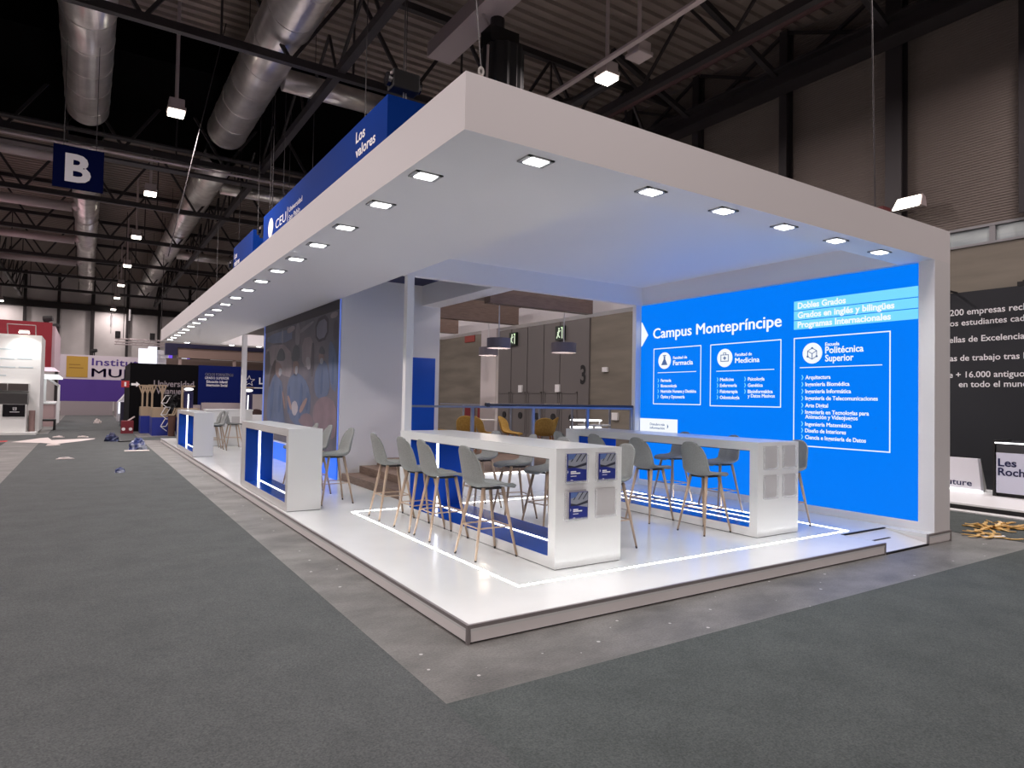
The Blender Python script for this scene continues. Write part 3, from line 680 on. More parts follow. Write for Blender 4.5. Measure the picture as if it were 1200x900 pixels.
# lounge overhead: oak baffles, column, pendants
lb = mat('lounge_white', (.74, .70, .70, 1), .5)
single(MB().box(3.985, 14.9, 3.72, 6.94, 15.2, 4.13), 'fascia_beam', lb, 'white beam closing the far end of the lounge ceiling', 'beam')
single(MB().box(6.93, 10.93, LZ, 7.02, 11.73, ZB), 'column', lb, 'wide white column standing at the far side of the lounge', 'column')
for i, (y, z0, z1) in enumerate(((6.4, 3.60, 4.10), (9.2, 3.62, 4.10), (12.3, 3.64, 4.10))):
    single(MB().box(3.99, y, z0, 6.5, y+.22, z1).box(3.99, y+.22, z1-.06, 6.5, y+.9, z1), 'ceiling_baffle', wood2,
           ['dark oak ceiling baffle nearest the railing', 'dark oak ceiling baffle in the middle of the lounge', 'dark oak ceiling baffle deepest in the lounge'][i], 'baffle', 'oak ceiling baffles')
def pendant(x, y, z0, r, h, ztop, label, col=(.30, .29, .33, 1)):
    t = thing('pendant_lamp', label, 'lamp', (x, y, z0), 'grey drum pendants in the lounge')
    sh = MB(); n = 32
    vs = []; 
    for zz, rr in ((z0, r), (z0+h, r), (z0+h, r-.012), (z0, r-.012)):
        vs += [(x+rr*math.cos(2*PI*i/n), y+rr*math.sin(2*PI*i/n), zz) for i in range(n)]
    sh.add(vs, [(k*n+i, k*n+(i+1) % n, ((k+1) % 4)*n+(i+1) % n, ((k+1) % 4)*n+i) for k in range(4) for i in range(n)])
    sh.build('shade', mat('shade_grey', srgb(112, 108, 120), .6), t, smooth=False)
    MB().disc((x, y, z0+h-.02), 'z', r-.012, .006, 32).build('top_plate', MATS['shade_grey'], t)
    MB().sphere((x, y, z0+.09), .06).build('bulb', mat('bulb_glow', (1, 1, 1, 1), .5, emit=(1, .82, .6, 1), es=3), t)
    pl = bpy.data.lights.new('bulb_light', 'POINT'); pl.energy = 9; pl.color = (1, .84, .66); pl.shadow_soft_size = .06
    po = bpy.data.objects.new('bulb_light', pl); COL.objects.link(po); po.parent = t; po.location = (0, 0, -.02)
    MB().cyl((x, y, z0+h), (x, y, ztop), .012, n=8).build('rod', white, t)
    MB().cyl((x, y, ztop-.03), (x, y, ztop), .07, n=16).build('canopy_rose', white, t)
pendant(4.57, 7.0, 2.80, .24, .20, 3.82, 'grey drum pendant hanging nearest the blue panel in the lounge')
pendant(6.21, 7.0, 2.80, .27, .21, 3.82, 'grey drum pendant hanging nearest the screen wall')
pendant(5.83, 9.5, 2.84, .235, .20, 3.82, 'lit grey drum pendant hanging low behind another shade')
MB().box(4.0, 6.9, 3.82, 6.5, 7.1, 3.86).build('lounge_lamp_track', white, bpy.data.objects['canopy'])
MB().box(4.0, 9.5, 3.82, 6.5, 9.7, 3.86).build('lounge_lamp_track', white, bpy.data.objects['canopy'])

# ================================================================== tall tables
def tall_table(x0, x1, y0, y1, label, vled_off=0.0, strip2=False, pockets=False, name='high_table'):
    t = thing(name, label, 'table', ((x0+x1)/2, (y0+y1)/2, ZP), 'white tunnel-shaped tall tables')
    H = 1.297
    e = .115
    fr = MB()
    # frame: near end, far end, top and base around a tunnel open on both long sides
    fr.prism([(y0, ZP+.004), (y1, ZP+.004), (y1, H), (y0, H)], 'x', x0, x0+.0005) if False else None
    fr.box(x0, y0, ZP+.008, x1, y0+e, H).box(x0, y1-e*3, ZP+.008, x1, y1, H).box(x0, y0+e, H-.105, x1, y1-e*3, H).box(x0, y0+e, ZP+.008, x1, y1-e*3, .25)
    fr.build('frame', whiteg, t)
    MB().box(x0+.01, y0+.01, ZP, x1-.01, y1-.01, ZP+.01).build('plinth_gap', footm, t)
    ye = y1-e*3
    MB().box(x0+.008, ye-.006, .252, x1-.008, ye, H-.107).build('blue_end_lining', blue, t)
    MB().box(x0+.008, y0+e, .25, x1-.008, ye-.006, .255).build('blue_base_lining', bluem_g, t)
    MB().box(x0+.008, y0+e, H-.113, x1-.008, ye-.006, H-.1055).build('dark_top_lining', mat('dark_lining', srgb(78, 68, 64), .5), t)
    xm = (x0+x1)/2
    MB().box(xm-.018, ye-.012, .255, xm+.018, ye-.006, H-.113).build('light_strip', leds, t)
    if strip2:
        MB().box(xm-.13, y0+e, .255, xm-.10, ye-.012, .259).build('light_strip', leds, t)
        MB().box(xm+.17, y0+e, .255, xm+.2, ye-.012, .259).build('light_strip', leds, t)
    else:
        MB().box(xm-.018, y0+e, .255, xm+.018, ye-.012, .259).build('light_strip', leds, t)
    if pockets:
        for zz in (.965, .605):
            for xx in ((x0+.112, x0+.365), (x0+.495, x0+.745)):
                p = MB().box(xx[0]-.006, y0-.005, zz, xx[1]+.006, y0, zz+.285).build('brochure_pocket', pocketm, t)
                q = MB().box(xx[0]-.006, y0-.032, zz-.004, xx[1]+.006, y0-.005, zz).box(xx[0]-.010, y0-.032, zz, xx[0]-.006, y0-.005, zz+.27).box(xx[1]+.006, y0-.032, zz, xx[1]+.010, y0-.005, zz+.27).box(xx[0]-.006, y0-.034, zz, xx[1]+.006, y0-.032, zz+.02)
                q.build('clear_holder', acryl, p)
    return t
bluem_g = mat('royal_blue_gloss', srgb(26, 84, 184), 0.2, spec=.3)
TA = (1.46, 2.30, .915, 4.62)
TB = (4.535, 5.36, .925, 4.72)
tall_table(*TA, 'white tall table nearest the platform corner, with blue brochures on its end', pockets=True)
tall_table(*TB, 'white tall table beside the blue screen, with empty brochure holders', pockets=True, strip2=True)
tall_table(.06, .54, 5.28, 8.56, 'narrow white counter by the deck edge with a glowing strip, beyond the front tall table')
tall_table(.04, .515, 14.68, 18.45, 'farthest narrow white counter along the deck edge by the aisle')

# brochures in the holders of the nearest table
cover_b = mat('cover_blue', srgb(40, 52, 136), .35); cover_g = mat('cover_grey', srgb(148, 152, 162), .35); cover_d = mat('cover_dark', srgb(52, 54, 66), .35); cover_s = mat('cover_sky', srgb(92, 116, 170), .35)
def brochure(x0, z0, w, h, label):
    y = .915
    t = thing('brochure', label, 'brochure', (x0+w/2, y-.018, z0), 'brochures in the table end')
    MB().box(x0, y-.026, z0, x0+w, y-.008, z0+h).build('pages', cover_b, t)
    F = y-.027
    def P(a, b): return (x0+a*w, z0+b*h)
    MB().prism([P(.02, .55), P(.98, .42), P(.98, .99), P(.02, .99)], 'y', F, F+.0012).build('cover_photo', cover_g, t)
    q = MB().prism([P(.02, .60), P(.35, .55), P(.98, .68), P(.98, .58), P(.5, .5), P(.02, .5)], 'y', F-.001, F)
    for a in (.15, .42, .68): q.prism([P(a, .72), P(a+.05, .72), P(a+.32, .99), P(a+.25, .99)], 'y', F-.001, F)
    q.build('roof_shadows', cover_d, t)
    MB().prism([P(.02, .78), P(.3, .82), P(.42, .99), P(.02, .99)], 'y', F-.0015, F-.001).build('sky', cover_s, t)
    q = MB()
    for a, b, l, hh in ((.16, .34, .28, .045), (.16, .28, .5, .045), (.16, .19, .3, .025), (.16, .05, .12, .02)): q.prism([P(a, b), P(a+l, b), P(a+l, b+hh), P(a, b+hh)], 'y', F-.001, F)
    MB().prism([P(.0, .30), P(.05, .36), P(.0, .42)], 'y', F-.001, F).build('cover_arrow', whitetext, t)
    q.build('cover_lines', whitetext, t)
    return t
brochure(1.578, .975, .238, .27, 'blue brochure in the upper holder near the table corner')
brochure(1.985, .972, .208, .266, 'blue brochure in the upper holder toward the screen side')
brochure(1.618, .610, .222, .262, 'blue brochure in the lower holder of the nearest table end')

# tall white counter at the back
t = thing('reception_counter', 'plain tall white counter facing the aisle behind the thin post', 'counter', (1.55, 18.7, ZP))
MB().box(.88, 18.5, ZP+.01, 2.25, 19.1, 1.26).build('body', whiteg, t)
MB().box(.86, 18.48, 1.26, 2.27, 19.12, 1.31).build('top', whiteg, t, bevel=.005)
for i, x in enumerate((1.18, 1.62)): MB().box(x, 18.49, .75, x+.24, 18.5, 1.08).build('brochure_pocket', pocketm, t)

# ================================================================== bar stools
def shell_mesh(prof, ns=9):
    """prof rows: (x, z, half width, edge lift x, edge lift z)"""
    q = MB(); R = len(prof)
    for (x, z, w, lx, lz) in prof:
        for j in range(ns):
            s_ = -1+2*j/(ns-1); e2 = abs(s_)**2.6
            q.v.append((x+lx*e2, w*math.sin(s_*PI/2)**1 if False else w*s_*(1-.06*s_*s_), z+lz*e2))
    for i in range(R-1):
        for j in range(ns-1): q.f.append((i*ns+j, i*ns+j+1, (i+1)*ns+j+1, (i+1)*ns+j))
    return q
STOOL = [(.285, .705, .13, 0, .004), (.275, .722, .165, 0, .006), (.22, .735, .195, 0, .012), (.12, .735, .21, 0, .022), (.02, .728, .215, 0, .03), (-.08, .722, .215, 0, .045),
         (-.15, .730, .214, .02, .055), (-.195, .765, .213, .05, .045), (-.215, .83, .211, .065, .02), (-.228, .91, .206, .06, 0), (-.242, .99, .196, .05, -.005), (-.255, 1.06, .176, .035, -.012), (-.262, 1.105, .148, .022, -.02), (-.266, 1.130, .105, .01, -.012), (-.267, 1.138, .06, .0, -.004)]
def make_stool(label, group):
    t = thing('bar_stool', label, 'stool', (0, 0, 0), group)
    q = shell_mesh(STOOL)
    o = q.build('seat_shell', fabric, t, local=True, smooth=True)
    so = o.modifiers.new('thick', 'SOLIDIFY'); so.thickness = .026; so.offset = 0
    sb = o.modifiers.new('round', 'SUBSURF'); sb.levels = 1; sb.render_levels = 1
    ns = 9; R = len(STOOL)
    edge = [q.v[i*ns] for i in range(R)]+[q.v[(R-1)*ns+j] for j in range(1, ns)]+[q.v[i*ns+ns-1] for i in range(R-2, -1, -1)]+[q.v[j] for j in range(ns-2, 0, -1)]
    p = MB(); ne = len(edge); ev = [Vector(e) for e in edge]
    for i in range(ne):
        d = (ev[(i+1) % ne]-ev[i-1]).normalized(); a = Vector((0, 1, 0)) if abs(d.y) < .8 else Vector((0, 0, 1))
        u = d.cross(a).normalized(); w = d.cross(u)
        for k in range(6): p.v.append(tuple(ev[i]+u*math.cos(k*PI/3)*.012+w*math.sin(k*PI/3)*.012))
    for i in range(ne):
        for k in range(6): p.f.append((i*6+k, i*6+(k+1) % 6, ((i+1) % ne)*6+(k+1) % 6, ((i+1) % ne)*6+k))
    p.build('piping', mat('stool_piping', srgb(146, 149, 146), .9), o, local=True, smooth=True)
    for sx in (1, -1):
        for sy in (1, -1):
            a = Vector((.02+sx*.115, sy*.125, .715)); c = Vector((.02+sx*.245, sy*.215, 0.012))
            l = MB().cyl(a, c, .021, .0115, 10).build('leg', legm, t, local=True, smooth=True)
            MB().cyl(c+(a-c)*.025, c-Vector((0, 0, .012)), .0115, .0115, 10).build('foot_tip', footm, l, local=True)
    MB().bar((.135, -.125, .705), (.135, .125, .705), .022, .02).bar((-.095, -.125, .705), (-.095, .125, .705), .022, .02).bar((-.10, .12, .708), (.14, .12, .708), .022, .02).bar((-.10, -.12, .708), (.14, -.12, .708), .022, .02).build('seat_frame', footm, t, local=True)
    def at_(sx, sy, z):
        a = Vector((.02+sx*.115, sy*.125, .715)); c = Vector((.02+sx*.245, sy*.215, 0.012)); k = (z-a.z)/(c.z-a.z); return a+(c-a)*k
    z = .315
    q = MB()
    for (a, c) in (((1, 1), (1, -1)), ((-1, 1), (-1, -1)), ((1, 1), (-1, 1)), ((1, -1), (-1, -1))):
        q.cyl(at_(*a, z), at_(*c, z), .0075, n=8)
    q.build('footrest', legm, t, local=True)
    return t
G1 = 'grey stools along the aisle side of the nearest tall table'
G2 = 'grey stools on the inner side of the nearest tall table'
G3 = 'grey stools in front of the table beside the screen'
G4 = 'grey stools between the screen and its table'
G5 = 'grey stools behind the narrow counters'
spots = [(1.19, 1.78, 0.0, 'light grey bar stool nearest the platform corner, back toward the aisle', G1),
         (1.19, 2.81, -.02, 'second light grey bar stool from the platform corner on the aisle side', G1),
         (1.19, 3.40, .03, 'third light grey bar stool from the platform corner on the aisle side', G1),
         (1.18, 4.27, -.05, 'fourth grey bar stool, in front of the wooden steps', G1),
         (2.62, 1.46, PI, 'grey bar stool peeking past the brochure end of the nearest table', G2),
         (2.70, 2.72, PI+.1, 'second grey bar stool on the inner side of the nearest table', G2),
         (2.72, 3.50, PI-.15, 'third grey bar stool on the inner side of the nearest table', G2),
         (2.72, 4.45, PI+.05, 'grey bar stool at the far inner end of the nearest table', G2),
         (4.27, 1.53, .0, 'grey bar stool in front of the screen table, nearest its holder end', G3),
         (4.23, 2.45, .06, 'second grey bar stool in front of the screen table', G3),
         (4.22, 3.32, .0, 'third grey bar stool in front of the screen table', G3),
         (4.2, 4.15, -.05, 'farthest grey bar stool in front of the screen table', G3),
         (5.66, 1.30, PI, 'grey bar stool showing past the holder end against the screen', G4),
         (5.80, 2.50, PI-.12, 'grey bar stool seen under the screen table, nearer one', G4),
         (5.86, 3.52, PI-.05, 'grey bar stool seen under the screen table, farther one', G4),
         (.90, 5.82, PI+.04, 'light grey bar stool behind the narrow counter, facing it before the mural', G5),
         (.92, 6.95, PI, 'bar stool mostly hidden behind the narrow counter, nearer of two', G5),
         (.92, 7.75, PI-.05, 'bar stool mostly hidden behind the narrow counter, farther of two', G5),
         (.93, 16.75, PI+.03, 'bar stool behind the farthest edge counter, nearer of the pair', G5),
         (.93, 17.65, PI, 'bar stool behind the farthest edge counter, farther of the pair', G5),
         (1.52, 17.75, .1, 'single bar stool in front of the plain back counter', G5)]
stool = None
for x, y, rz, lab, g in spots:
    if stool is None:
        stool = make_stool(lab, g); stool.location = (x, y, ZP); stool.rotation_euler = (0, 0, rz)
    else: dup(stool, (x, y, ZP), rz, lab, g)

# ================================================================== lounge chairs and tables
CH = [(.24, .425, .17, 0, .004), (.22, .445, .215, 0, .008), (.12, .45, .24, 0, .02), (-.02, .44, .245, 0, .04), (-.13, .45, .245, .02, .06), (-.20, .50, .25, .06, .05), (-.235, .60, .255, .085, .02),
      (-.262, .70, .25, .09, 0), (-.285, .78, .225, .075, -.015), (-.298, .83, .175, .05, -.03), (-.303, .85, .10, .02, -.02)]
def make_chair(label):
    t = thing('dining_chair', label, 'chair', (0, 0, 0), 'mustard chairs in the raised lounge')
    q = shell_mesh(CH); o = q.build('seat_shell', mustard, t, local=True, smooth=True)
    so = o.modifiers.new('thick', 'SOLIDIFY'); so.thickness = .03; so.offset = 0
    sb = o.modifiers.new('round', 'SUBSURF'); sb.levels = 1; sb.render_levels = 1
    for sx in (1, -1):
        for sy in (1, -1): MB().cyl((sx*.14, sy*.14, .43), (sx*.22, sy*.2, 0), .015, .009, 8).build('leg', mustard_leg, t, local=True)
    return t
chair = None
for x, y, rz, lab in ((6.28, 7.75, PI*.32, 'mustard velvet chair with its rounded back toward the railing, largest in view'),
                      (5.40, 8.75, -PI*.08, 'mustard chair turned sideways beside the white column'),
                      (5.98, 8.65, -PI*.30, 'mustard chair in three-quarter view with its lit seat showing'),
                      (5.22, 9.4, PI*.3, 'mustard chair half hidden behind the sideways one'),
                      (4.90, 10.1, -PI*.1, 'brown shaded mustard chair next to the white wall end'),
                      (6.74, 8.35, PI*.72, 'mustard chair half hidden behind the largest one')):
    if chair is None: chair = make_chair(lab); chair.location = (x, y, LZ); chair.rotation_euler = (0, 0, rz)
    else: dup(chair, (x, y, LZ), rz, lab)
def cafe_table(x, y, z, lab, r=.35, h=.74):
    t = thing('cafe_table', lab, 'table', (x, y, z), 'round white lounge tables')
    MB().cyl((x, y, z+h-.025), (x, y, z+h), r, n=32).build('top', white, t)
    MB().cyl((x, y, z+.02), (x, y, z+h-.025), .03, n=12).build('column', white, t)
    MB().cyl((x, y, z), (x, y, z+.02), .22, n=24).build('foot', white, t)
cafe_table(5.9, 9.85, LZ, 'round white lounge table between the mustard chairs')
cafe_table(6.75, 6.6, LZ, 'round white lounge table beside the screen wall jamb')
t = thing('display_case', 'low white lit shelf unit seen beyond the railing near the mustard chairs', 'shelf', (9.6, 10.5, 0))
MB().box(9.45, 10.2, 0, 10.05, 10.8, 1.0).build('body', white, t)
MB().box(9.43, 10.18, 1.21, 10.07, 10.82, 1.25).build('shelf', leds, t)
MB().box(9.43, 10.18, 1.0, 10.07, 10.82, 1.04).build('lit_top', leds, t)
for x in (9.45, 10.02):
    for y in (10.2, 10.77): MB().box(x, y, 1.04, x+.03, y+.03, 1.21).build('upright', greym, t)

# ================================================================== hanging banner, motors, drape
bn = thing('hanging_banner', 'long blue box banner hung above the canopy reading Los valores', 'banner', (2.5, 12.3, 6.0))
MB().box(2.2, 7.26, 5.95, 3.6, 17.4, 7.42).build('fabric_box', bannerb, bn)
MB().text('Los', (2.197, 8.94, 7.02), mY, Z_, .22, .52, .02).build('slogan_lettering', whitetext, bn)
MB().text('valores', (2.197, 8.94, 6.71), mY, Z_, .21, 1.1, .02).build('slogan_lettering', whitetext, bn)
MB().text('CEU', (2.197, 15.78, 6.68), mY, Z_, .26, 1.2, .0).build('name_lettering', whitetext, bn)
MB().text('Universidad', (2.197, 14.25, 6.83), mY, Z_, .14, 1.3, .0).text('San Pablo', (2.197, 14.25, 6.6), mY, Z_, .14, 1.1, .0).build('name_lettering', whitetext, bn)
MB().box(2.194, 14.40, 6.62, 2.198, 14.43, 7.02).build('divider_line', whitetext, bn)
MB().disc((2.196, 16.4, 6.85), 'x', .3, .006, 24).disc((2.19, 16.25, 6.85), 'x', .2, .006, 24).build('round_crest', whitetext, bn)
for x, y in ((2.4, 9), (3.3, 9), (2.45, 16), (3.3, 16)): MB().cyl((x, y, 7.42), (x, y, ZR+.06), .01, n=6).build('hanging_wire', trussm, bn)
b2 = thing('hanging_banner', 'short blue banner segment at the far end of the hung row', 'banner', (2.6, 20.7, 6.0))
MB().box(2.2, 18.95, 5.95, 3.6, 22.4, 7.36).build('fabric_box', bannerb, b2)
q = MB(); q.text('Los', (2.197, 22.2, 6.9), mY, Z_, .2, .5, .02); q.text('valores', (2.197, 22.2, 6.62), mY, Z_, .2, 1.0, .02); q.build('lettering', whitetext, b2)
for x, y in ((2.4, 19.2), (3.4, 19.2)): MB().cyl((x, y, 7.36), (x, y, 12.05), .01, n=6).build('hanging_wire', trussm, b2)
def motor(x, y, z, lab):
    t = thing('chain_hoist', lab, 'hoist', (x, y, z), 'black chain hoists')
    MB().box(x-.28, y-.16, z, x+.28, y+.16, z+.36).build('motor_body', blackm, t, bevel=.03)
    MB().cyl((x-.36, y, z+.18), (x-.28, y, z+.18), .13, n=16).cyl((x+.28, y, z+.18), (x+.34, y, z+.18), .13, n=16).build('end_caps', blackg, t)
    MB().box(x-.33, y-.165, z+.22, x-.30, y-.1, z+.27).build('silver_plate', trussl, t)
    MB().cyl((x, y, z+.36), (x, y, 12.05 if 18.4 < y < 26.1 else ZR+.06), .012, n=6).build('lift_chain', trussm, t)
    MB().cyl((x, y, z-.25), (x, y, z), .014, n=6).cyl((x+.05, y, z-.25), (x+.05, y, z), .014, n=6).build('hook_chain', greym, t)
motor(2.7, 7.7, 7.75, 'black chain hoist above the near corner of the blue banner')
motor(2.5, 17.95, 6.9, 'black chain hoist in the gap between the two blue banners')
motor(2.45, 22.8, 6.6, 'black chain hoist past the far blue banner segment')
motor(2.55, 28.5, 6.05, 'black chain hoist over the far canopy end, nearer of two')
motor(2.3, 33.0, 5.9, 'black chain hoist over the far canopy end, farther of two')
for i, (x, y, z, lab) in enumerate(((-4.05, 36, 5.05, 'black lamp cluster on the red fascia top, largest one'), (-3.85, 39, 4.95, 'black lamp cluster on the pale side of the red fascia'), (-1.9, 58.15, 4.78, 'black lamp standing on the white sign band at the aisle end'))):
    t = thing('stage_lamp', lab, 'lamp', (x, y, z), 'black stage lamps on far stands')
    MB().box(x-.04, y-.04, z-.02 if i == 2 else z-.2, x+.04, y+.04, z+.25).build('yoke', blackm, t)
    MB().cyl((x-.18, y, z+.35), (x+.18, y-.1, z+.42), .17, .13, 14).build('lamp_head', blackm, t)
for x0, x1, lab in ((-1.02, -1.02, 'thin wire with a white tube hanging before the far end wall, nearer the red stand'), (.1, .1, 'thin wire with a white tube hanging before the far end wall, nearer the lighting truss')):
    t = thing('hanging_wire', lab, 'wire', (x0, 50, 6.0))
    MB().cyl((x0, 50, 6.0), (x0, 50, ZR+.06), .014, n=6).build('wire', trussm, t)
    MB().cyl((x0, 50, 6.5 if x0 < 0 else 7.0), (x0, 50, 7.3 if x0 < 0 else 7.8), .06, n=8).build('white_tube', white, t)
for a, c, lab in (((.95, 17.5, ZR+.06), (-.4, 17.9, 5.9), 'slanting steel cable between the aisle lamp and the round ducts'), ((2.25, 16.5, ZR+.06), (2.25, 16.5, 7.42), 'vertical steel cable to the banner far end')):
    single(MB().cyl(a, c, .016, n=6), 'steel_cable', trussm, lab, 'cable')
t = thing('motor_drape', 'tall black draped hoist hanging just above the canopy front corner', 'drape', (6, 9.4, 7.2))
q = MB(); n = 40
for zz in (7.2, 9.2, 10.35):
    for i in range(n):
        a = 2*PI*i/n; r = .52+.03*math.sin(i*2.3)
        q.v.append((6.0+r*math.cos(a), 9.4+r*math.sin(a), zz))
for k in range(2):
    for i in range(n): q.f.append((k*n+i, k*n+(i+1) % n, (k+1)*n+(i+1) % n, (k+1)*n+i))
q.f.append(tuple(range(2*n, 3*n))); q.f.append(tuple(range(n-1, -1, -1)))
q.build('black_cloth', blackm, t)
MB().box(5.5, 9.1, 10.36, 6.3, 9.6, 10.75).cyl((5.85, 9.4, 10.7), (5.85, 9.4, 11.1), .18, n=12).build('motor_body', blackg, t)
MB().cyl((5.9, 9.4, 10.7), (5.9, 9.4, ZR), .03, n=8).cyl((5.75, 9.4, 10.7), (5.2, 9.4, 11.4), .03, n=6).build('lift_chain', trussl, t)
MB().tube([(5.42, 9.1, 10.2), (5.40, 9.1, 9.2), (5.44, 9.1, 7.5)], .03, 6).build('hanging_cable', trussl, t)
# rope eyelet on the canopy corner
t = thing('rope_eye', 'small pale rope loop fixed on the front corner of the canopy top', 'rope', (.05, .15, ZT))
lp = [(.10+.018*math.sin(a), .14, ZT+.10+.03*math.cos(a)) for a in [i*2*PI/14 for i in range(15)]]
MB().tube(lp, .010, 6).build('loop', mat('rope_grey', srgb(170, 168, 164), .8), t)
MB().tube([(.10, .14, ZT+.07), (.11, .15, ZT+.03), (.13, .16, ZT)], .012, 6).build('tail', mat('rope_pink', srgb(186, 150, 146), .8), t)
MB().cyl((.10, .14, ZT+.13), (.7, 2.5, 12.9), .005, n=6).build('cable', trussm, t)
single(MB().cyl((7.16, .9, ZT), (7.4, 1.2, 12.9), .012, n=8), 'support_cable', trussm, 'dark hanging cable meeting the canopy top near the floodlight', 'cable')
t = thing('cable_clamp', 'red and black clamp on the dark cable above the canopy top', 'clamp', (6.6, .6, ZT))
MB().box(6.45, .5, ZT, 6.85, .6, ZT+.05).box(6.6, .5, ZT+.05, 6.68, .58, ZT+.3).build('bracket', blackm, t)
MB().box(6.55, .48, ZT+.22, 6.75, .6, ZT+.32).build('red_grip', mat('dull_red', srgb(90, 34, 34), .6), t)

# ================================================================== stand across the far corridor (side wall)
rs = thing('poster_wall', 'black stand wall with white serif text lines about students and companies', 'wall', (13.1, 3, 0))
MB().box(13.0, -4.5, .13, 13.2, 8.6, 4.2).build('panel', mat('poster_black', srgb(33, 36, 42), .7), rs)
q = MB()
for s, y, z, cap, wd in (('200 empresas recl', 2.41, 3.72, .125, 1.32), ('os estudiantes cad', 2.41, 3.50, .12, 1.32), ('ellas de Excelencia', 2.42, 3.15, .12, 1.33), ('as de trabajo tras l', 2.41, 2.76, .12, 1.32),
                         ('e + 16.000 antiguo', 2.43, 2.41, .12, 1.34), ('en todo el mundo', 2.24, 2.21, .12, 1.3)):
    q.text(s, (12.998, y, z), mY, Z_, cap, wd, .012)
q.build('lettering', whitetext, rs)
rd = thing('side_stand_deck', 'white stand floor in front of the black poster wall', 'platform', (11.5, 2, 0))
MB().box(10.35, -4.5, .1, 13.0, 8.5, .13).build('deck', white, rd)
MB().box(10.36, -4.5, .02, 13, 8.5, .1).build('dark_kick', blackm, rd)
MB().box(10.12, -4.5, 0, 10.36, 8.5, .025).build('white_foot', white, rd)
for i, y in enumerate((2.32, .95)):
    t = thing('wall_spotlight', ['spotlight over the text wall close behind the canopy end', 'spotlight over the text wall toward the frame edge'][i], 'lamp', (12.7, y, 4.2), 'spotlights over the poster wall')
    MB().box(12.55, y-.02, 4.2, 13.1, y+.02, 4.23).box(12.5, y-.09, 4.12, 12.6, y+.09, 4.2).build('arm', blackm, t)
    l = bpy.data.lights.new('beam', 'SPOT'); l.energy = 110; l.spot_size = math.radians(95); l.spot_blend = .6; l.shadow_soft_size = .04
    o = bpy.data.objects.new('beam', l); COL.objects.link(o); o.parent = t; o.location = (-.15, 0, -.1); o.rotation_euler = (0, math.radians(30), 0)
t = thing('text_block', 'white wedge-shaped block with the word future beside the canopy leg', 'sign', (12.4, 2.3, .13))
MB().prism([(1.56, .16), (3.4, .16), (3.4, .78), (1.62, .78)], 'x', 12.3, 12.42).build('front', mat('block_white', (.8, .8, .86, 1), .5), t)
MB().add([(12.42, 1.56, .16), (12.42, 1.62, .78), (12.8, 1.66, .16), (12.42, 3.4, .16), (12.42, 3.4, .78), (12.8, 3.4, .16)], [(0, 1, 2), (3, 5, 4), (0, 2, 5, 3), (1, 4, 5, 2), (0, 3, 4, 1)]).build('back_wedge', mat('block_grey', (.55, .55, .52, 1), .5), t)
MB().box(12.29, 1.57, .13, 12.4, 3.4, .17).build('light_strip', leds, t)
MB().text('future', (12.297, 2.22, .24), mY, Z_, .115, .50, .01).build('lettering', navy, t)
t = thing('info_counter', 'pale lilac counter with dark glass top and the words Les Roches', 'counter', (12.4, .5, .13))
MB().box(12.0, -.9, .2, 12.7, 1.22, .95).build('body', mat('lilac_white', (.72, .74, .88, 1), .4), t)
MB().box(12.0, -.9, .95, 12.7, 1.22, 1.16).build('glass_case', mat('case_dark', (.05, .05, .055, 1), .1), t)
MB().box(11.99, -.9, 1.12, 12.02, 1.22, 1.14).build('light_strip', leds, t)
MB().box(12.04, -.9, .13, 12.66, 1.2, .2).box(12.0, 1.2, .13, 12.7, 1.26, 1.18).build('dark_frame', blackm, t)
q = MB(); q.text('Les', (11.997, 1.17, .70), mY, Z_, .135, .29, .02); q.text('Roches', (11.997, 1.17, .53), mY, Z_, .135, .60, .02); q.build('lettering', navy, t)
# heap of yellow film strips on the carpet
def heap(name, lab, cx, cy, rx, ry, h, m_, n, cat='film', r=.03, seed=3):
    rnd = random.Random(seed); q = MB()
    for i in range(n):
        a = rnd.uniform(0, 2*PI); d = rnd.uniform(0, 1)**.6
        x, y = cx+rx*d*math.cos(a), cy+ry*d*math.sin(a)
        pts = []
        th = rnd.uniform(0, 2*PI)
        for k in range(5):
            pts.append((x, y, .012+h*(1-d)*rnd.uniform(.1, 1)))
            th += rnd.uniform(-.9, .9); x += .12*math.cos(th); y += .09*math.sin(th)
        for p0, p1 in zip(pts[:-1], pts[1:]): q.bar(p0, p1, r*2.2, .008)
    return single(q, name, m_, lab, cat)
yel = mat('yellow_film', srgb(232, 196, 120), .4, noise=(9, srgb(206, 156, 74), 4, .3, .7))
heap('film_scraps', 'crumpled yellow protective film lying on the carpet beyond the canopy leg', 8.95, .05, .34, .12, .09, yel, 26, r=.02)
heap('film_scraps', 'smaller scatter of yellow film strips nearest the canopy leg', 8.2, -.14, .24, .16, .04, yel, 9, seed=5, r=.016)
single(MB().add([(7.95, -.05, .012), (8.12, -.22, .012), (8.3, -.28, .012), (8.32, -.25, .02), (8.14, -.18, .014), (7.98, -.02, .012)], [(0, 1, 4, 5), (1, 2, 3, 4)]), 'film_strip', white, 'thin white film strip lying beside the yellow scraps', 'film')

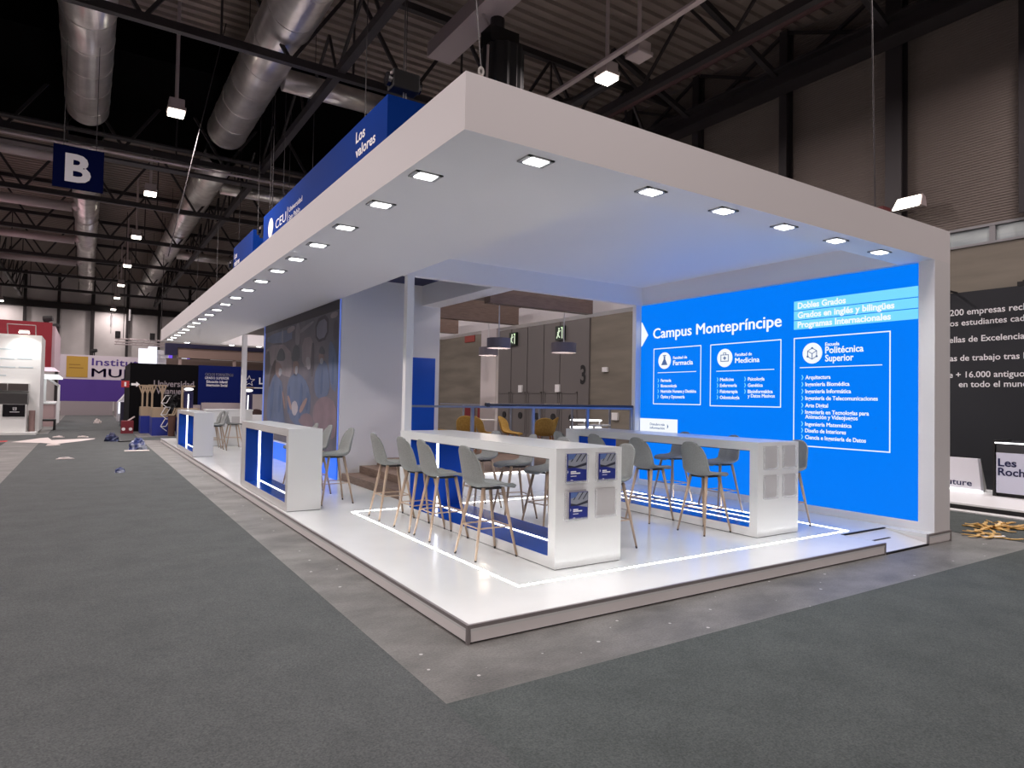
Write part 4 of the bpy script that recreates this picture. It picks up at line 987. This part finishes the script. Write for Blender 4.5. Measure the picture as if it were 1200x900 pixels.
# ================================================================== stands down the aisle
# white kitchen-like stand
kx = -3.99
ks = thing('kitchen_stand', 'white stand wall with dark ovens and a black display, beyond the long crumpled sheet', 'stand', (-6, 30, 0))
kw = mat('kiosk_white', (.74, .76, .74, 1), .5)
MB().box(-9.5, 30.1, .1, kx, 30.3, 4.16).box(kx-.12, 30.3, .1, kx, 33, 4.16).build('wall_panel', kw, ks)
MB().box(-9.5, 28.9, 0, kx-.02, 30.3, .1).build('deck', kw, ks)
MB().box(-9.5, 29.2, .1, -4.38, 30.1, 1.24).build('counter', kw, ks)
MB().box(-9.5, 29.25, 1.24, -4.36, 30.1, 1.68).build('hob_block', mat('hob_dark', srgb(62, 62, 62), .3), ks)
MB().box(-9.5, 29.9, 1.78, -4.36, 30.1, 2.12).build('oven_surround', kw, ks)
for x0, x1 in ((-5.06, -4.38), (-5.78, -5.09), (-6.5, -5.81)):
    MB().box(x0, 29.87, 1.80, x1, 29.9, 2.09).build('oven_door', mat('oven_dark', srgb(72, 66, 64), .3), ks)
q = MB().box(-5.15, 29.17, .74, -4.42, 29.2, 1.235).build('black_display', blackg, ks)
q2 = MB(); q2.box(-4.82, 29.165, 1.0, -4.80, 29.17, 1.12).box(-4.72, 29.165, 1.0, -4.70, 29.17, 1.12).box(-4.82, 29.165, 1.0, -4.7, 29.17, 1.02).box(-4.77, 29.165, 1.05, -4.75, 29.17, 1.12).box(-4.92, 29.165, .92, -4.6, 29.17, .94)
q2.build('display_mark', whitetext, q)
MB().cyl((-4.22, 29.9, .1), (-4.22, 29.9, .98), .11, n=16).build('waste_bin', mat('bin_pink', srgb(150, 124, 120), .5), ks)
q = MB()
for i, (x, z, w) in enumerate(((-5.2, 3.5, .5), (-4.5, 3.55, .4), (-5.2, 3.1, .6), (-4.55, 3.12, .5), (-5.3, 2.75, .9), (-4.5, 2.76, .5), (-5.4, 2.4, .5))): q.box(x-w/2, 30.09, z, x+w/2, 30.1, z+.05)
q.build('faint_print', mat('faint_grey', (.5, .58, .6, 1), .5), ks)
t = thing('wall_spotlight', 'bright spotlight on a bracket above the white stand wall', 'lamp', (-4.55, 29.6, 4.3))
MB().tube([(-5.15, 30.15, 4.16), (-5.15, 29.75, 4.55), (-4.2, 29.75, 4.55), (-4.2, 30.15, 4.16)], .02, 6).box(-4.75, 29.65, 4.25, -4.4, 29.85, 4.33).build('bracket', trussl, t)
MB().box(-4.75, 29.6, 4.2, -4.4, 29.8, 4.25).build('lens', lampm, t)
l = bpy.data.lights.new('beam', 'SPOT'); l.energy = 75; l.spot_size = math.radians(120); l.spot_blend = .8; l.shadow_soft_size = .1
o = bpy.data.objects.new('beam', l); COL.objects.link(o); o.parent = t; o.location = (-.0, -.1, -.15); o.rotation_euler = (math.radians(25), 0, 0)
# red fascia box
rf = thing('red_fascia', 'big dark red hanging fascia box behind the white stand wall', 'fascia', (-6.5, 36, 3.0))
MB().box(-10, 33.6, 2.95, -3.78, 33.75, 5.05).build('red_front', mat('fascia_red', srgb(150, 30, 46), .6), rf)
MB().box(-3.8, 33.75, 2.95, -3.66, 41.5, 4.9).box(-10, 33.75, 2.95, -3.8, 41.5, 3.0).build('pale_side', mat('fascia_pale', srgb(214, 190, 200), .6), rf)
MB().box(-9.8, 34.2, 2.5, -3.5, 41.5, 2.62).build('lit_underside', mat('underside_glow', (.9, .9, .9, 1), .5, emit=(.95, 1, 1, 1), es=.9), rf)
MB().box(-4.4, 34.4, .0, -4.25, 34.55, 2.5).box(-4.4, 41, 0, -4.25, 41.15, 2.5).build('leg', white, rf)
for i, (y, lab) in enumerate(((38.5, 'pinkish counter under the red fascia, beyond the white stand'), (44, 'white lit counter farther along the far side of the aisle'))):
    t = thing('sales_counter', lab, 'counter', (-4, y, 0))
    MB().box(-5.4, y-1.4, 0, -3.72, y+1.4, 1.15).build('body', mat('counter_pink', srgb(188, 160, 160), .5) if i == 0 else white, t)
    MB().box(-5.45, y-1.45, 1.15, -3.68, y+1.45, 1.22).build('top', white, t)
t = thing('gable_stall', 'white gable-shaped post frame standing beyond the pinkish counter', 'stall', (-4, 41.5, 0))
MB().bar((-4.3, 40.9, 0), (-4.3, 40.9, 2.6), .14).build('tall_post', white, t)
MB().bar((-3.68, 42, 0), (-3.68, 42, 2.2), .12).build('short_post', white, t)
MB().bar((-4.3, 40.9, 2.6), (-3.68, 42, 2.15), .1).bar((-4.3, 40.9, 2.6), (-5.3, 40.9, 2.2), .1).build('rafters', white, t)
t = thing('black_bench', 'small black bench leg by the end of the white stand', 'bench', (-3.75, 33.2, 0))
MB().box(-4.0, 32.8, .42, -3.5, 33.6, .5).box(-3.58, 32.8, 0, -3.5, 33.6, .42).build('bench', blackm, t)
t = thing('green_notice', 'small pale green notice on a white pole beside the gable-shaped frame', 'sign', (-4.2, 36.5, 0))
MB().box(-4.28, 36.5, 0, -4.22, 36.56, 2.4).build('pole', white, t)
MB().box(-4.45, 36.44, 1.75, -4.15, 36.5, 2.15).build('plate', mat('tag_green', srgb(176, 214, 160), .6), t)

# end stand: Instituto mujeres
es = thing('end_stand', 'wide stand across the aisle end with purple base and white sign band', 'stand', (-1, 58, 0))
MB().box(-4.2, 58, 2.85, 4, 58.3, 4.78).build('white_band', mat('band_white', srgb(196, 188, 196), .6), es)
MB().box(-4.2, 58, 1.1, 4, 58.3, 2.85).build('purple_panel', mat('panel_purple', srgb(70, 40, 132), .6), es)
MB().box(-4.0, 57.2, 0, -.55, 57.9, 1.1).box(-.4, 57.2, 0, 4, 57.9, 1.1).build('grey_counters', mat('counter_grey', srgb(150, 142, 144), .6), es)
q = MB().box(-3.72, 57.97, 3.0, -2.3, 58, 4.66).build('mustard_square', mat('square_mustard', srgb(176, 140, 50), .6), es)
q2 = MB(); q2.box(-3.55, 57.965, 3.95, -2.8, 57.97, 4.03).box(-3.55, 57.965, 3.7, -2.6, 57.97, 3.78); q2.build('square_lines', mat('mustard_line', srgb(140, 106, 30), .6), q)
q = MB(); q.text('Instituto', (-2.05, 57.98, 4.0), X_, Z_, .56, 3.85, .012); q.text('MUJERES', (-2.05, 57.98, 3.08), X_, Z_, .66, 5.6, .014); q.build('lettering', mat('text_purple', srgb(66, 42, 124), .6), es)

# black university stand and blue panels behind the platform end
vs_ = thing('university_stand', 'black wall with grey words Universidad Villanueva beyond the far platform end', 'stand', (.8, 31.2, 0))
MB().box(-.66, 31, 0, 2.23, 31.2, 3.2).box(-.66, 31.2, 0, -.5, 36, 3.2).build('black_wall', mat('villa_black', (.003, .003, .004, 1), .7, spec=.08), vs_)
q = MB(); q.text('Universidad', (.32, 30.99, 2.13), X_, Z_, .28, 1.72, .02); q.text('Villanueva', (.42, 30.99, 1.78), X_, Z_, .28, 1.36, .02); q.build('lettering', mat('villa_grey', srgb(140, 132, 138), .6), vs_)
bp_ = thing('course_panel', 'dark blue stand wall listing vocational courses in white capitals', 'wall', (3.2, 31.1, 0))
MB().box(2.23, 31, 0, 4.28, 31.15, 3.22).build('panel', mat('panel_navy', srgb(14, 28, 92), .7, spec=.1), bp_)
q = MB(); q.text('CICLOS FORMATIVOS', (2.52, 30.99, 2.72), X_, Z_, .13, 1.3, .02); q.text('GRADO SUPERIOR', (2.52, 30.99, 2.55), X_, Z_, .12, 1.1, .0); q.text('Educación Infantil', (2.6, 30.99, 2.37), X_, Z_, .12, .95, .02); q.text('Integración Social', (2.6, 30.99, 2.2), X_, Z_, .12, .95, .02); q.build('lettering', whitetext, bp_)
sp = thing('star_panel', 'navy wall panel with a white star outline beside the mural edge', 'wall', (5.5, 31.3, 0))
MB().box(4.3, 31.2, 1.85, 8.5, 31.35, 3.08).build('panel', mat('panel_navy2', srgb(13, 26, 84), .7, spec=.1), sp)
star = [(4.62+.28*(1 if i % 2 == 0 else .42)*math.sin(PI*i/5), 2.52+.28*(1 if i % 2 == 0 else .42)*math.cos(PI*i/5)) for i in range(10)]
q = MB()
for a, c in zip(star, star[1:]+star[:1]): q.bar((a[0], 31.19, a[1]), (c[0], 31.19, c[1]), .02)
q.text('L', (5.1, 31.19, 2.38), X_, Z_, .32, .2, .03); q.box(4.8, 31.185, 2.15, 5.4, 31.195, 2.2); q.build('star_mark', whitetext, sp)
MB().box(4.3, 31.2, 0, 8.5, 31.3, 1.85).build('grey_base', mat('base_grey', srgb(176, 168, 168), .6), sp)
oakp = mat('pale_oak', srgb(166, 148, 124), .6)
vblue = mat('stand_blue', srgb(26, 44, 140), .5)
# stand furniture: blue blocks with pale boxes and branching posts
for i, (x0, x1, y0, y1, lab) in enumerate(((.0, .22, 31.0, 31.0, ''), )): pass
def planter(x0, x1, y0, y1, lab):
    t = thing('planter_block', lab, 'planter', ((x0+x1)/2, (y0+y1)/2, 0), 'blue display blocks of the black stand')
    MB().box(x0, y0, 0, x1, y1, .78).build('blue_base', vblue, t)
    MB().box(x0, y0, .78, x1, y1, 1.18).build('pale_box', oakp, t)
planter(-.28, .12, 29.4, 30.4, 'farther blue display block with pale top at the black stand')
planter(.02, .62, 27.3, 28.6, 'nearer blue display block with white arrows at the black stand')
planter(.98, 1.75, 26.7, 27.9, 'blue display block partly hidden behind the last edge counter')
q = MB()
for (x, z) in ((.50, 1.55), (.50, 1.05), (.50, .55)):
    P4 = [(x-.16, z-.16), (x+.04, z-.16), (x+.2, z+.16), (x, z+.16)]
    for a, c in zip(P4, P4[1:]+P4[:1]): q.bar((a[0], 27.27, a[1]), (c[0], 27.27, c[1]), .03)
    q.bar((x-.16, 27.27, z-.16), (x+.08, 27.27, z-.36), .025)
single(q, 'zigzag_sign', whitetext, 'white zigzag of outlined parallelograms on the nearer blue block', 'sign')
for i, (x, y, lab) in enumerate(((-.22, 29.5, 'pale wooden post nearest the aisle at the black stand'), (.0, 29.95, 'branching pale wooden post, second from the aisle'), (.06, 28.1, 'branching pale wooden post, third from the aisle'), (.40, 27.6, 'branching pale wooden post in front of the university name'))):
    t = thing('wooden_post', lab, 'post', (x, y, 1.18), 'branching wooden posts of the black stand')
    MB().bar((x, y, 1.18), (x, y, 2.15), .07).build('trunk', oakp, t)
    MB().bar((x, y, 1.75), (x-.14, y, 2.12), .05).bar((x, y, 1.75), (x+.14, y, 2.12), .05).bar((x-.17, y, 2.14), (x+.17, y, 2.14), .05).build('branches', oakp, t)
for i, (x, y, z0, lab) in enumerate(((1.36, 27.2, 1.18, 'navy totem screen with white oval head behind the last edge counter'), (3.72, 26.8, 0, 'navy totem screen with white oval head beside the thin canopy post'))):
    t = thing('totem', lab, 'totem', (x, y, z0), 'navy totems with oval heads')
    MB().box(x-.16, y, z0, x+.2, y+.1, 1.9).build('screen_body', mat('totem_navy', srgb(24, 22, 74), .4), t)
    MB().box(x-.27, y, z0, x-.19, y+.08, 2.14).box(x-.27, y, 2.1, x+.25, y+.08, 2.16).build('wood_frame', oakp, t)
    MB().disc((x+.01, y-.02, 2.0), 'y', .19, .03, 24, ry=.07).build('oval_head', mat('oval_glow', (.9, .9, .9, 1), .5, emit=(1, 1, 1, 1), es=.8), t)
    MB().box(x-.01, y-.012, 1.15 if z0 else .9, x+.02, y, 1.78).build('light_line', leds, t)
single(MB().box(2.0, 27.6, 0, 3.75, 28.1, 1.42), 'low_partition', mat('partition_grey', srgb(172, 162, 164), .6), 'low grey partition in front of the blue course panel', 'partition')
single(MB().box(1.4, 28.3, 0, 2.0, 28.8, 1.3), 'low_partition', MATS['partition_grey'], 'short grey partition end between black wall and blue panel', 'partition')
t = thing('potted_plant', 'dark bushy plant above a brown pot beside the white zigzag', 'plant', (.72, 26.9, 0))
MB().cyl((.72, 26.9, 0), (.72, 26.9, .85), .12, .15, 16).build('pot', mat('pot_brown', srgb(96, 66, 56), .7), t)
q = MB(); rnd = random.Random(4)
for i in range(60):
    a = rnd.uniform(0, 2*PI); r = rnd.uniform(.02, .26); z = rnd.uniform(1.15, 1.8)
    p = Vector((.72+r*math.cos(a), 26.9+r*math.sin(a), z)); d = Vector((rnd.uniform(-1, 1), rnd.uniform(-1, 1), rnd.uniform(-.2, 1))).normalized()*.14; s_ = d.cross(Vector((.3, .2, 1))).normalized()*.05
    q.add([p-d*.5, p+s_, p+d, p-s_], [(0, 1, 2, 3)])
q.cyl((.72, 26.9, .85), (.72, 26.9, 1.6), .02, n=6)
q.build('foliage', mat('leaf_dark', srgb(40, 42, 46), .7), t)
MB().bar((.58, 26.75, .9), (.80, 26.75, .9), .06).bar((.72, 26.75, .9), (.82, 26.75, 1.2), .05).bar((.8, 26.75, .9), (.88, 26.75, 1.15), .05).build('pale_stakes', oakp, t)
# brown-backed white chairs behind the back counter
def shell_chair(x, y, lab):
    t = thing('shell_chair', lab, 'chair', (0, 0, 0), 'brown-backed white chairs')
    o = shell_mesh([(a, z+.32, w, b, c) for a, z, w, b, c in CH]).build('seat_shell', mat('brown_leather', srgb(64, 40, 36), .5), t, local=True, smooth=True)
    so = o.modifiers.new('thick', 'SOLIDIFY'); so.thickness = .03; so.offset = 0
    MB().box(-.34, -.24, .55, -.30, .24, .98).build('white_cover', white, t, local=True, bevel=.015)
    for sx in (1, -1):
        for sy in (1, -1): MB().cyl((sx*.14, sy*.14, .76), (sx*.2, sy*.2, 0), .015, .012, 8).build('leg', white, t, local=True)
    t.location = (x, y, ZP); t.rotation_euler = (0, 0, PI*.45)
shell_chair(2.62, 19.8, 'brown-backed white high chair just behind the thin post')
shell_chair(3.22, 19.3, 'brown-backed white high chair next to the mural edge')

# overhead fasciae, lit walls beyond the far canopy end
t = thing('brown_fascia', 'wide brownish overhead fascia with dark blue band beyond the far canopy', 'fascia', (5, 40, 3.6))
MB().box(2.2, 40, 4.0, 9, 40.4, 4.6).build('brown_band', mat('band_brown', srgb(150, 128, 118), .6), t)
MB().box(1.55, 39.9, 4.6, 9, 40.5, 4.85).box(1.55, 39.9, 4.15, 2.2, 40.5, 4.6).build('blue_band', mat('band_navy', srgb(26, 24, 62), .6), t)
MB().box(2.3, 40.1, 0, 2.45, 40.3, 4.0).box(5.4, 40.1, 0, 5.55, 40.3, 4.0).build('arm_and_legs', mat('band_brown_pale', srgb(170, 150, 144), .6), t)
MB().box(1.9, 43, 0, 9, 43.2, 4.1).build('back_panel', mat('band_dark', srgb(120, 104, 96), .6), t)
lit = mat('lit_wall', (.9, .92, 1, 1), .5, emit=(.85, .9, 1, 1), es=.85)
violet = mat('violet_glow', (.2, .1, .8, 1), .5, emit=(.16, .08, .9, 1), es=.6)
t = thing('lit_booth', 'bright white lit booth wall with violet edge above the black stand', 'booth', (.9, 45, 0))
MB().box(.45, 45, 0, 1.0, 45.2, 4.75).build('lit_panel', lit, t)
MB().box(1.0, 44.9, 0, 1.5, 45.2, 4.9).build('lit_panel', lit, t)
MB().box(1.5, 45, 0, 2.2, 45.2, 4.7).build('grey_panel', mat('booth_grey', (.75, .76, .8, 1), .5), t)
MB().box(2.2, 44.95, 0, 2.42, 45.2, 4.4).build('violet_edge', violet, t)
MB().box(2.42, 45.1, 0, 2.85, 45.2, 4.4).build('olive_panel', mat('booth_olive', srgb(90, 84, 70), .6), t)
MB().box(2.85, 44.95, 0, 3.3, 45.2, 4.35).build('lit_panel', lit, t)
MB().box(3.3, 44.94, 0, 3.48, 45.2, 4.35).build('violet_edge', violet, t)
MB().box(3.48, 44.95, 0, 4.75, 45.2, 4.3).build('black_panel', blackm, t)
q = MB()
for z in (4.85, 5.0, 5.2): q.cyl((-.95, 43.5, z), (1.9, 43.5, z), .04, n=8)
for i in range(8): q.bar((-.9+i*.35, 43.5, 4.85), (-.7+i*.35, 43.5, 5.2), .03)
tr_ = thing('lighting_truss', 'silver lighting truss with lamps over the bright booth', 'truss', (0, 43.5, 5.1))
q.build('truss_tubes', trussl, tr_)
for i, (x, z) in enumerate(((-.8, 5.25), (1.1, 5.25))):
    MB().box(x-.14, 43.35, z, x+.14, 43.65, z+.4).build('moving_head', blackm, tr_)
for x in (-.5, 1.6): MB().cyl((x, 43.5, 5.2), (x, 43.5, ZR+.06), .02, n=6).build('hanging_wire', trussm, tr_)
t = thing('white_stall', 'small bright white stall with a sloped roof at the aisle edge', 'stall', (-.4, 44, 0))
MB().prism([(-.65, .0), (.35, 0), (.35, 2.2), (.1, 2.2), (-.65, 1.2)], 'y', 44, 46).build('body', mat('stall_grey', srgb(200, 200, 206), .5), t)
MB().box(-.62, 43.9, .5, -.3, 44, 1.2).build('lit_front', lit, t)
single(MB().box(-.75, 37, 0, -.3, 38, 1.3), 'dark_cabinet', mat('cab_dark', srgb(40, 38, 62), .5), 'dark cabinet beside the bright white stall', 'cabinet')
t = thing('fire_notice', 'small red fire notice beside a white arrow at the black wall edge', 'sign', (-.85, 30.9, 2.1))
MB().box(-1.0, 30.95, 2.05, -.68, 31, 2.36).build('red_plate', mat('fire_red2', srgb(170, 40, 44), .5), t)
MB().box(-.88, 30.94, 2.1, -.80, 30.95, 2.3).build('pictogram', whitetext, t)
MB().prism([(-.6, 2.15), (-.4, 2.15), (-.4, 2.08), (-.25, 2.2), (-.4, 2.32), (-.4, 2.25), (-.6, 2.25)], 'y', 30.96, 30.98).box(-.7, 30.98, 2.19, -.66, 31.0, 2.21).build('arrow', whitetext, t)

# ================================================================== rubbish on the aisle carpet
Z0 = .008
single(MB().add([(-4.47, 24.3, Z0), (-3.74, 26.6, Z0), (-3.5, 26.3, .04), (-3.34, 24.8, .03), (-2.5, 25.3, .03), (-2.0, 25.85, Z0), (-2.02, 25.5, Z0), (-2.42, 24.3, Z0), (-3.14, 22.9, Z0), (-3.58, 23.4, .02), (-4.2, 24.0, Z0)],
            [(0, 1, 2, 9, 10), (2, 3, 8, 9), (3, 4, 7, 8), (4, 5, 6, 7)]), 'plastic_sheet', mat('film_white', srgb(214, 204, 200), .5), 'long crumpled whitish sheet lying across the aisle carpet', 'sheet')
def crumple(cx, cy, rx, ry, h, m_, lab, seed, name='crumpled_film', cat='film'):
    rnd = random.Random(seed); q = MB(); n = 14; mm = 7
    for j in range(mm+1):
        a = PI/2*j/mm
        for i in range(n):
            t_ = 2*PI*i/n; k = rnd.uniform(.75, 1.15)
            q.v.append((cx+rx*math.cos(a)*math.cos(t_)*k, cy+ry*math.cos(a)*math.sin(t_)*k, .007+h*math.sin(a)*k))
    for j in range(mm):
        for i in range(n): q.f.append((j*n+i, j*n+(i+1) % n, (j+1)*n+(i+1) % n, (j+1)*n+i))
    q.f.append(tuple(range(n-1, -1, -1)))
    return single(q, name, m_, lab, cat)
bf = mat('blue_film', srgb(52, 66, 120), .35, noise=(5, srgb(190, 196, 214), 5, .45, .6))
bd = mat('dark_blue_film', srgb(30, 36, 72), .4, noise=(7, srgb(96, 110, 150), 5, .5, .7))
crumple(-1.5, 23.9, .24, .2, .30, bd, 'dark blue crumpled film bundle beyond the white sheet', 1)
crumple(-.95, 19.6, .26, .22, .34, bf, 'blue and white crumpled film ball by the platform strip', 2)
crumple(-1.66, 12.75, .10, .09, .11, bf, 'small blue and white film scrap in mid carpet, nearest one', 3)
wf_ = MATS['film_white']
single(MB().box(-1.32, 18.75, Z0, -.66, 19.05, .03), 'white_board', wf_, 'thin white strip lying in front of the blue and white ball', 'strip')
single(MB().bar((-1.3, 23.3, .03), (-.85, 23.6, .03), .12, .03), 'dark_strip', blackm, 'dark strip trailing from the dark blue bundle', 'strip')
for i, (x, y, lab) in enumerate(((-3.2, 26.9, 'white film scrap just beyond the long sheet, nearer the stands'), (-2.4, 26.7, 'white film scrap just beyond the long sheet, mid aisle'), (-3.2, 22.2, 'white film scrap just in front of the long sheet'), (-2.75, 16.6, 'thin white film scrap lying alone nearer the camera'), (-1.75, 41, 'white film scrap far down the aisle carpet'))):
    crumple(x, y, .2, .14 if i != 3 else .06, .06 if i != 4 else .25, wf_, lab, 10+i, 'film_scrap')
t = thing('toolbox', 'red tool box with white round marks at the aisle edge', 'box', (-.8, 29.4, 0))
MB().box(-1.02, 29.2, .007, -.55, 29.7, .56).build('box', mat('tool_red', srgb(116, 30, 42), .6), t)
MB().disc((-.93, 29.195, .2), 'y', .07, .01, 16).disc((-.66, 29.195, .2), 'y', .07, .01, 16).build('round_marks', whitetext, t)
MB().bar((-.75, 29.5, .56), (-.5, 29.6, .74), .05).build('pale_handle', wf_, t)
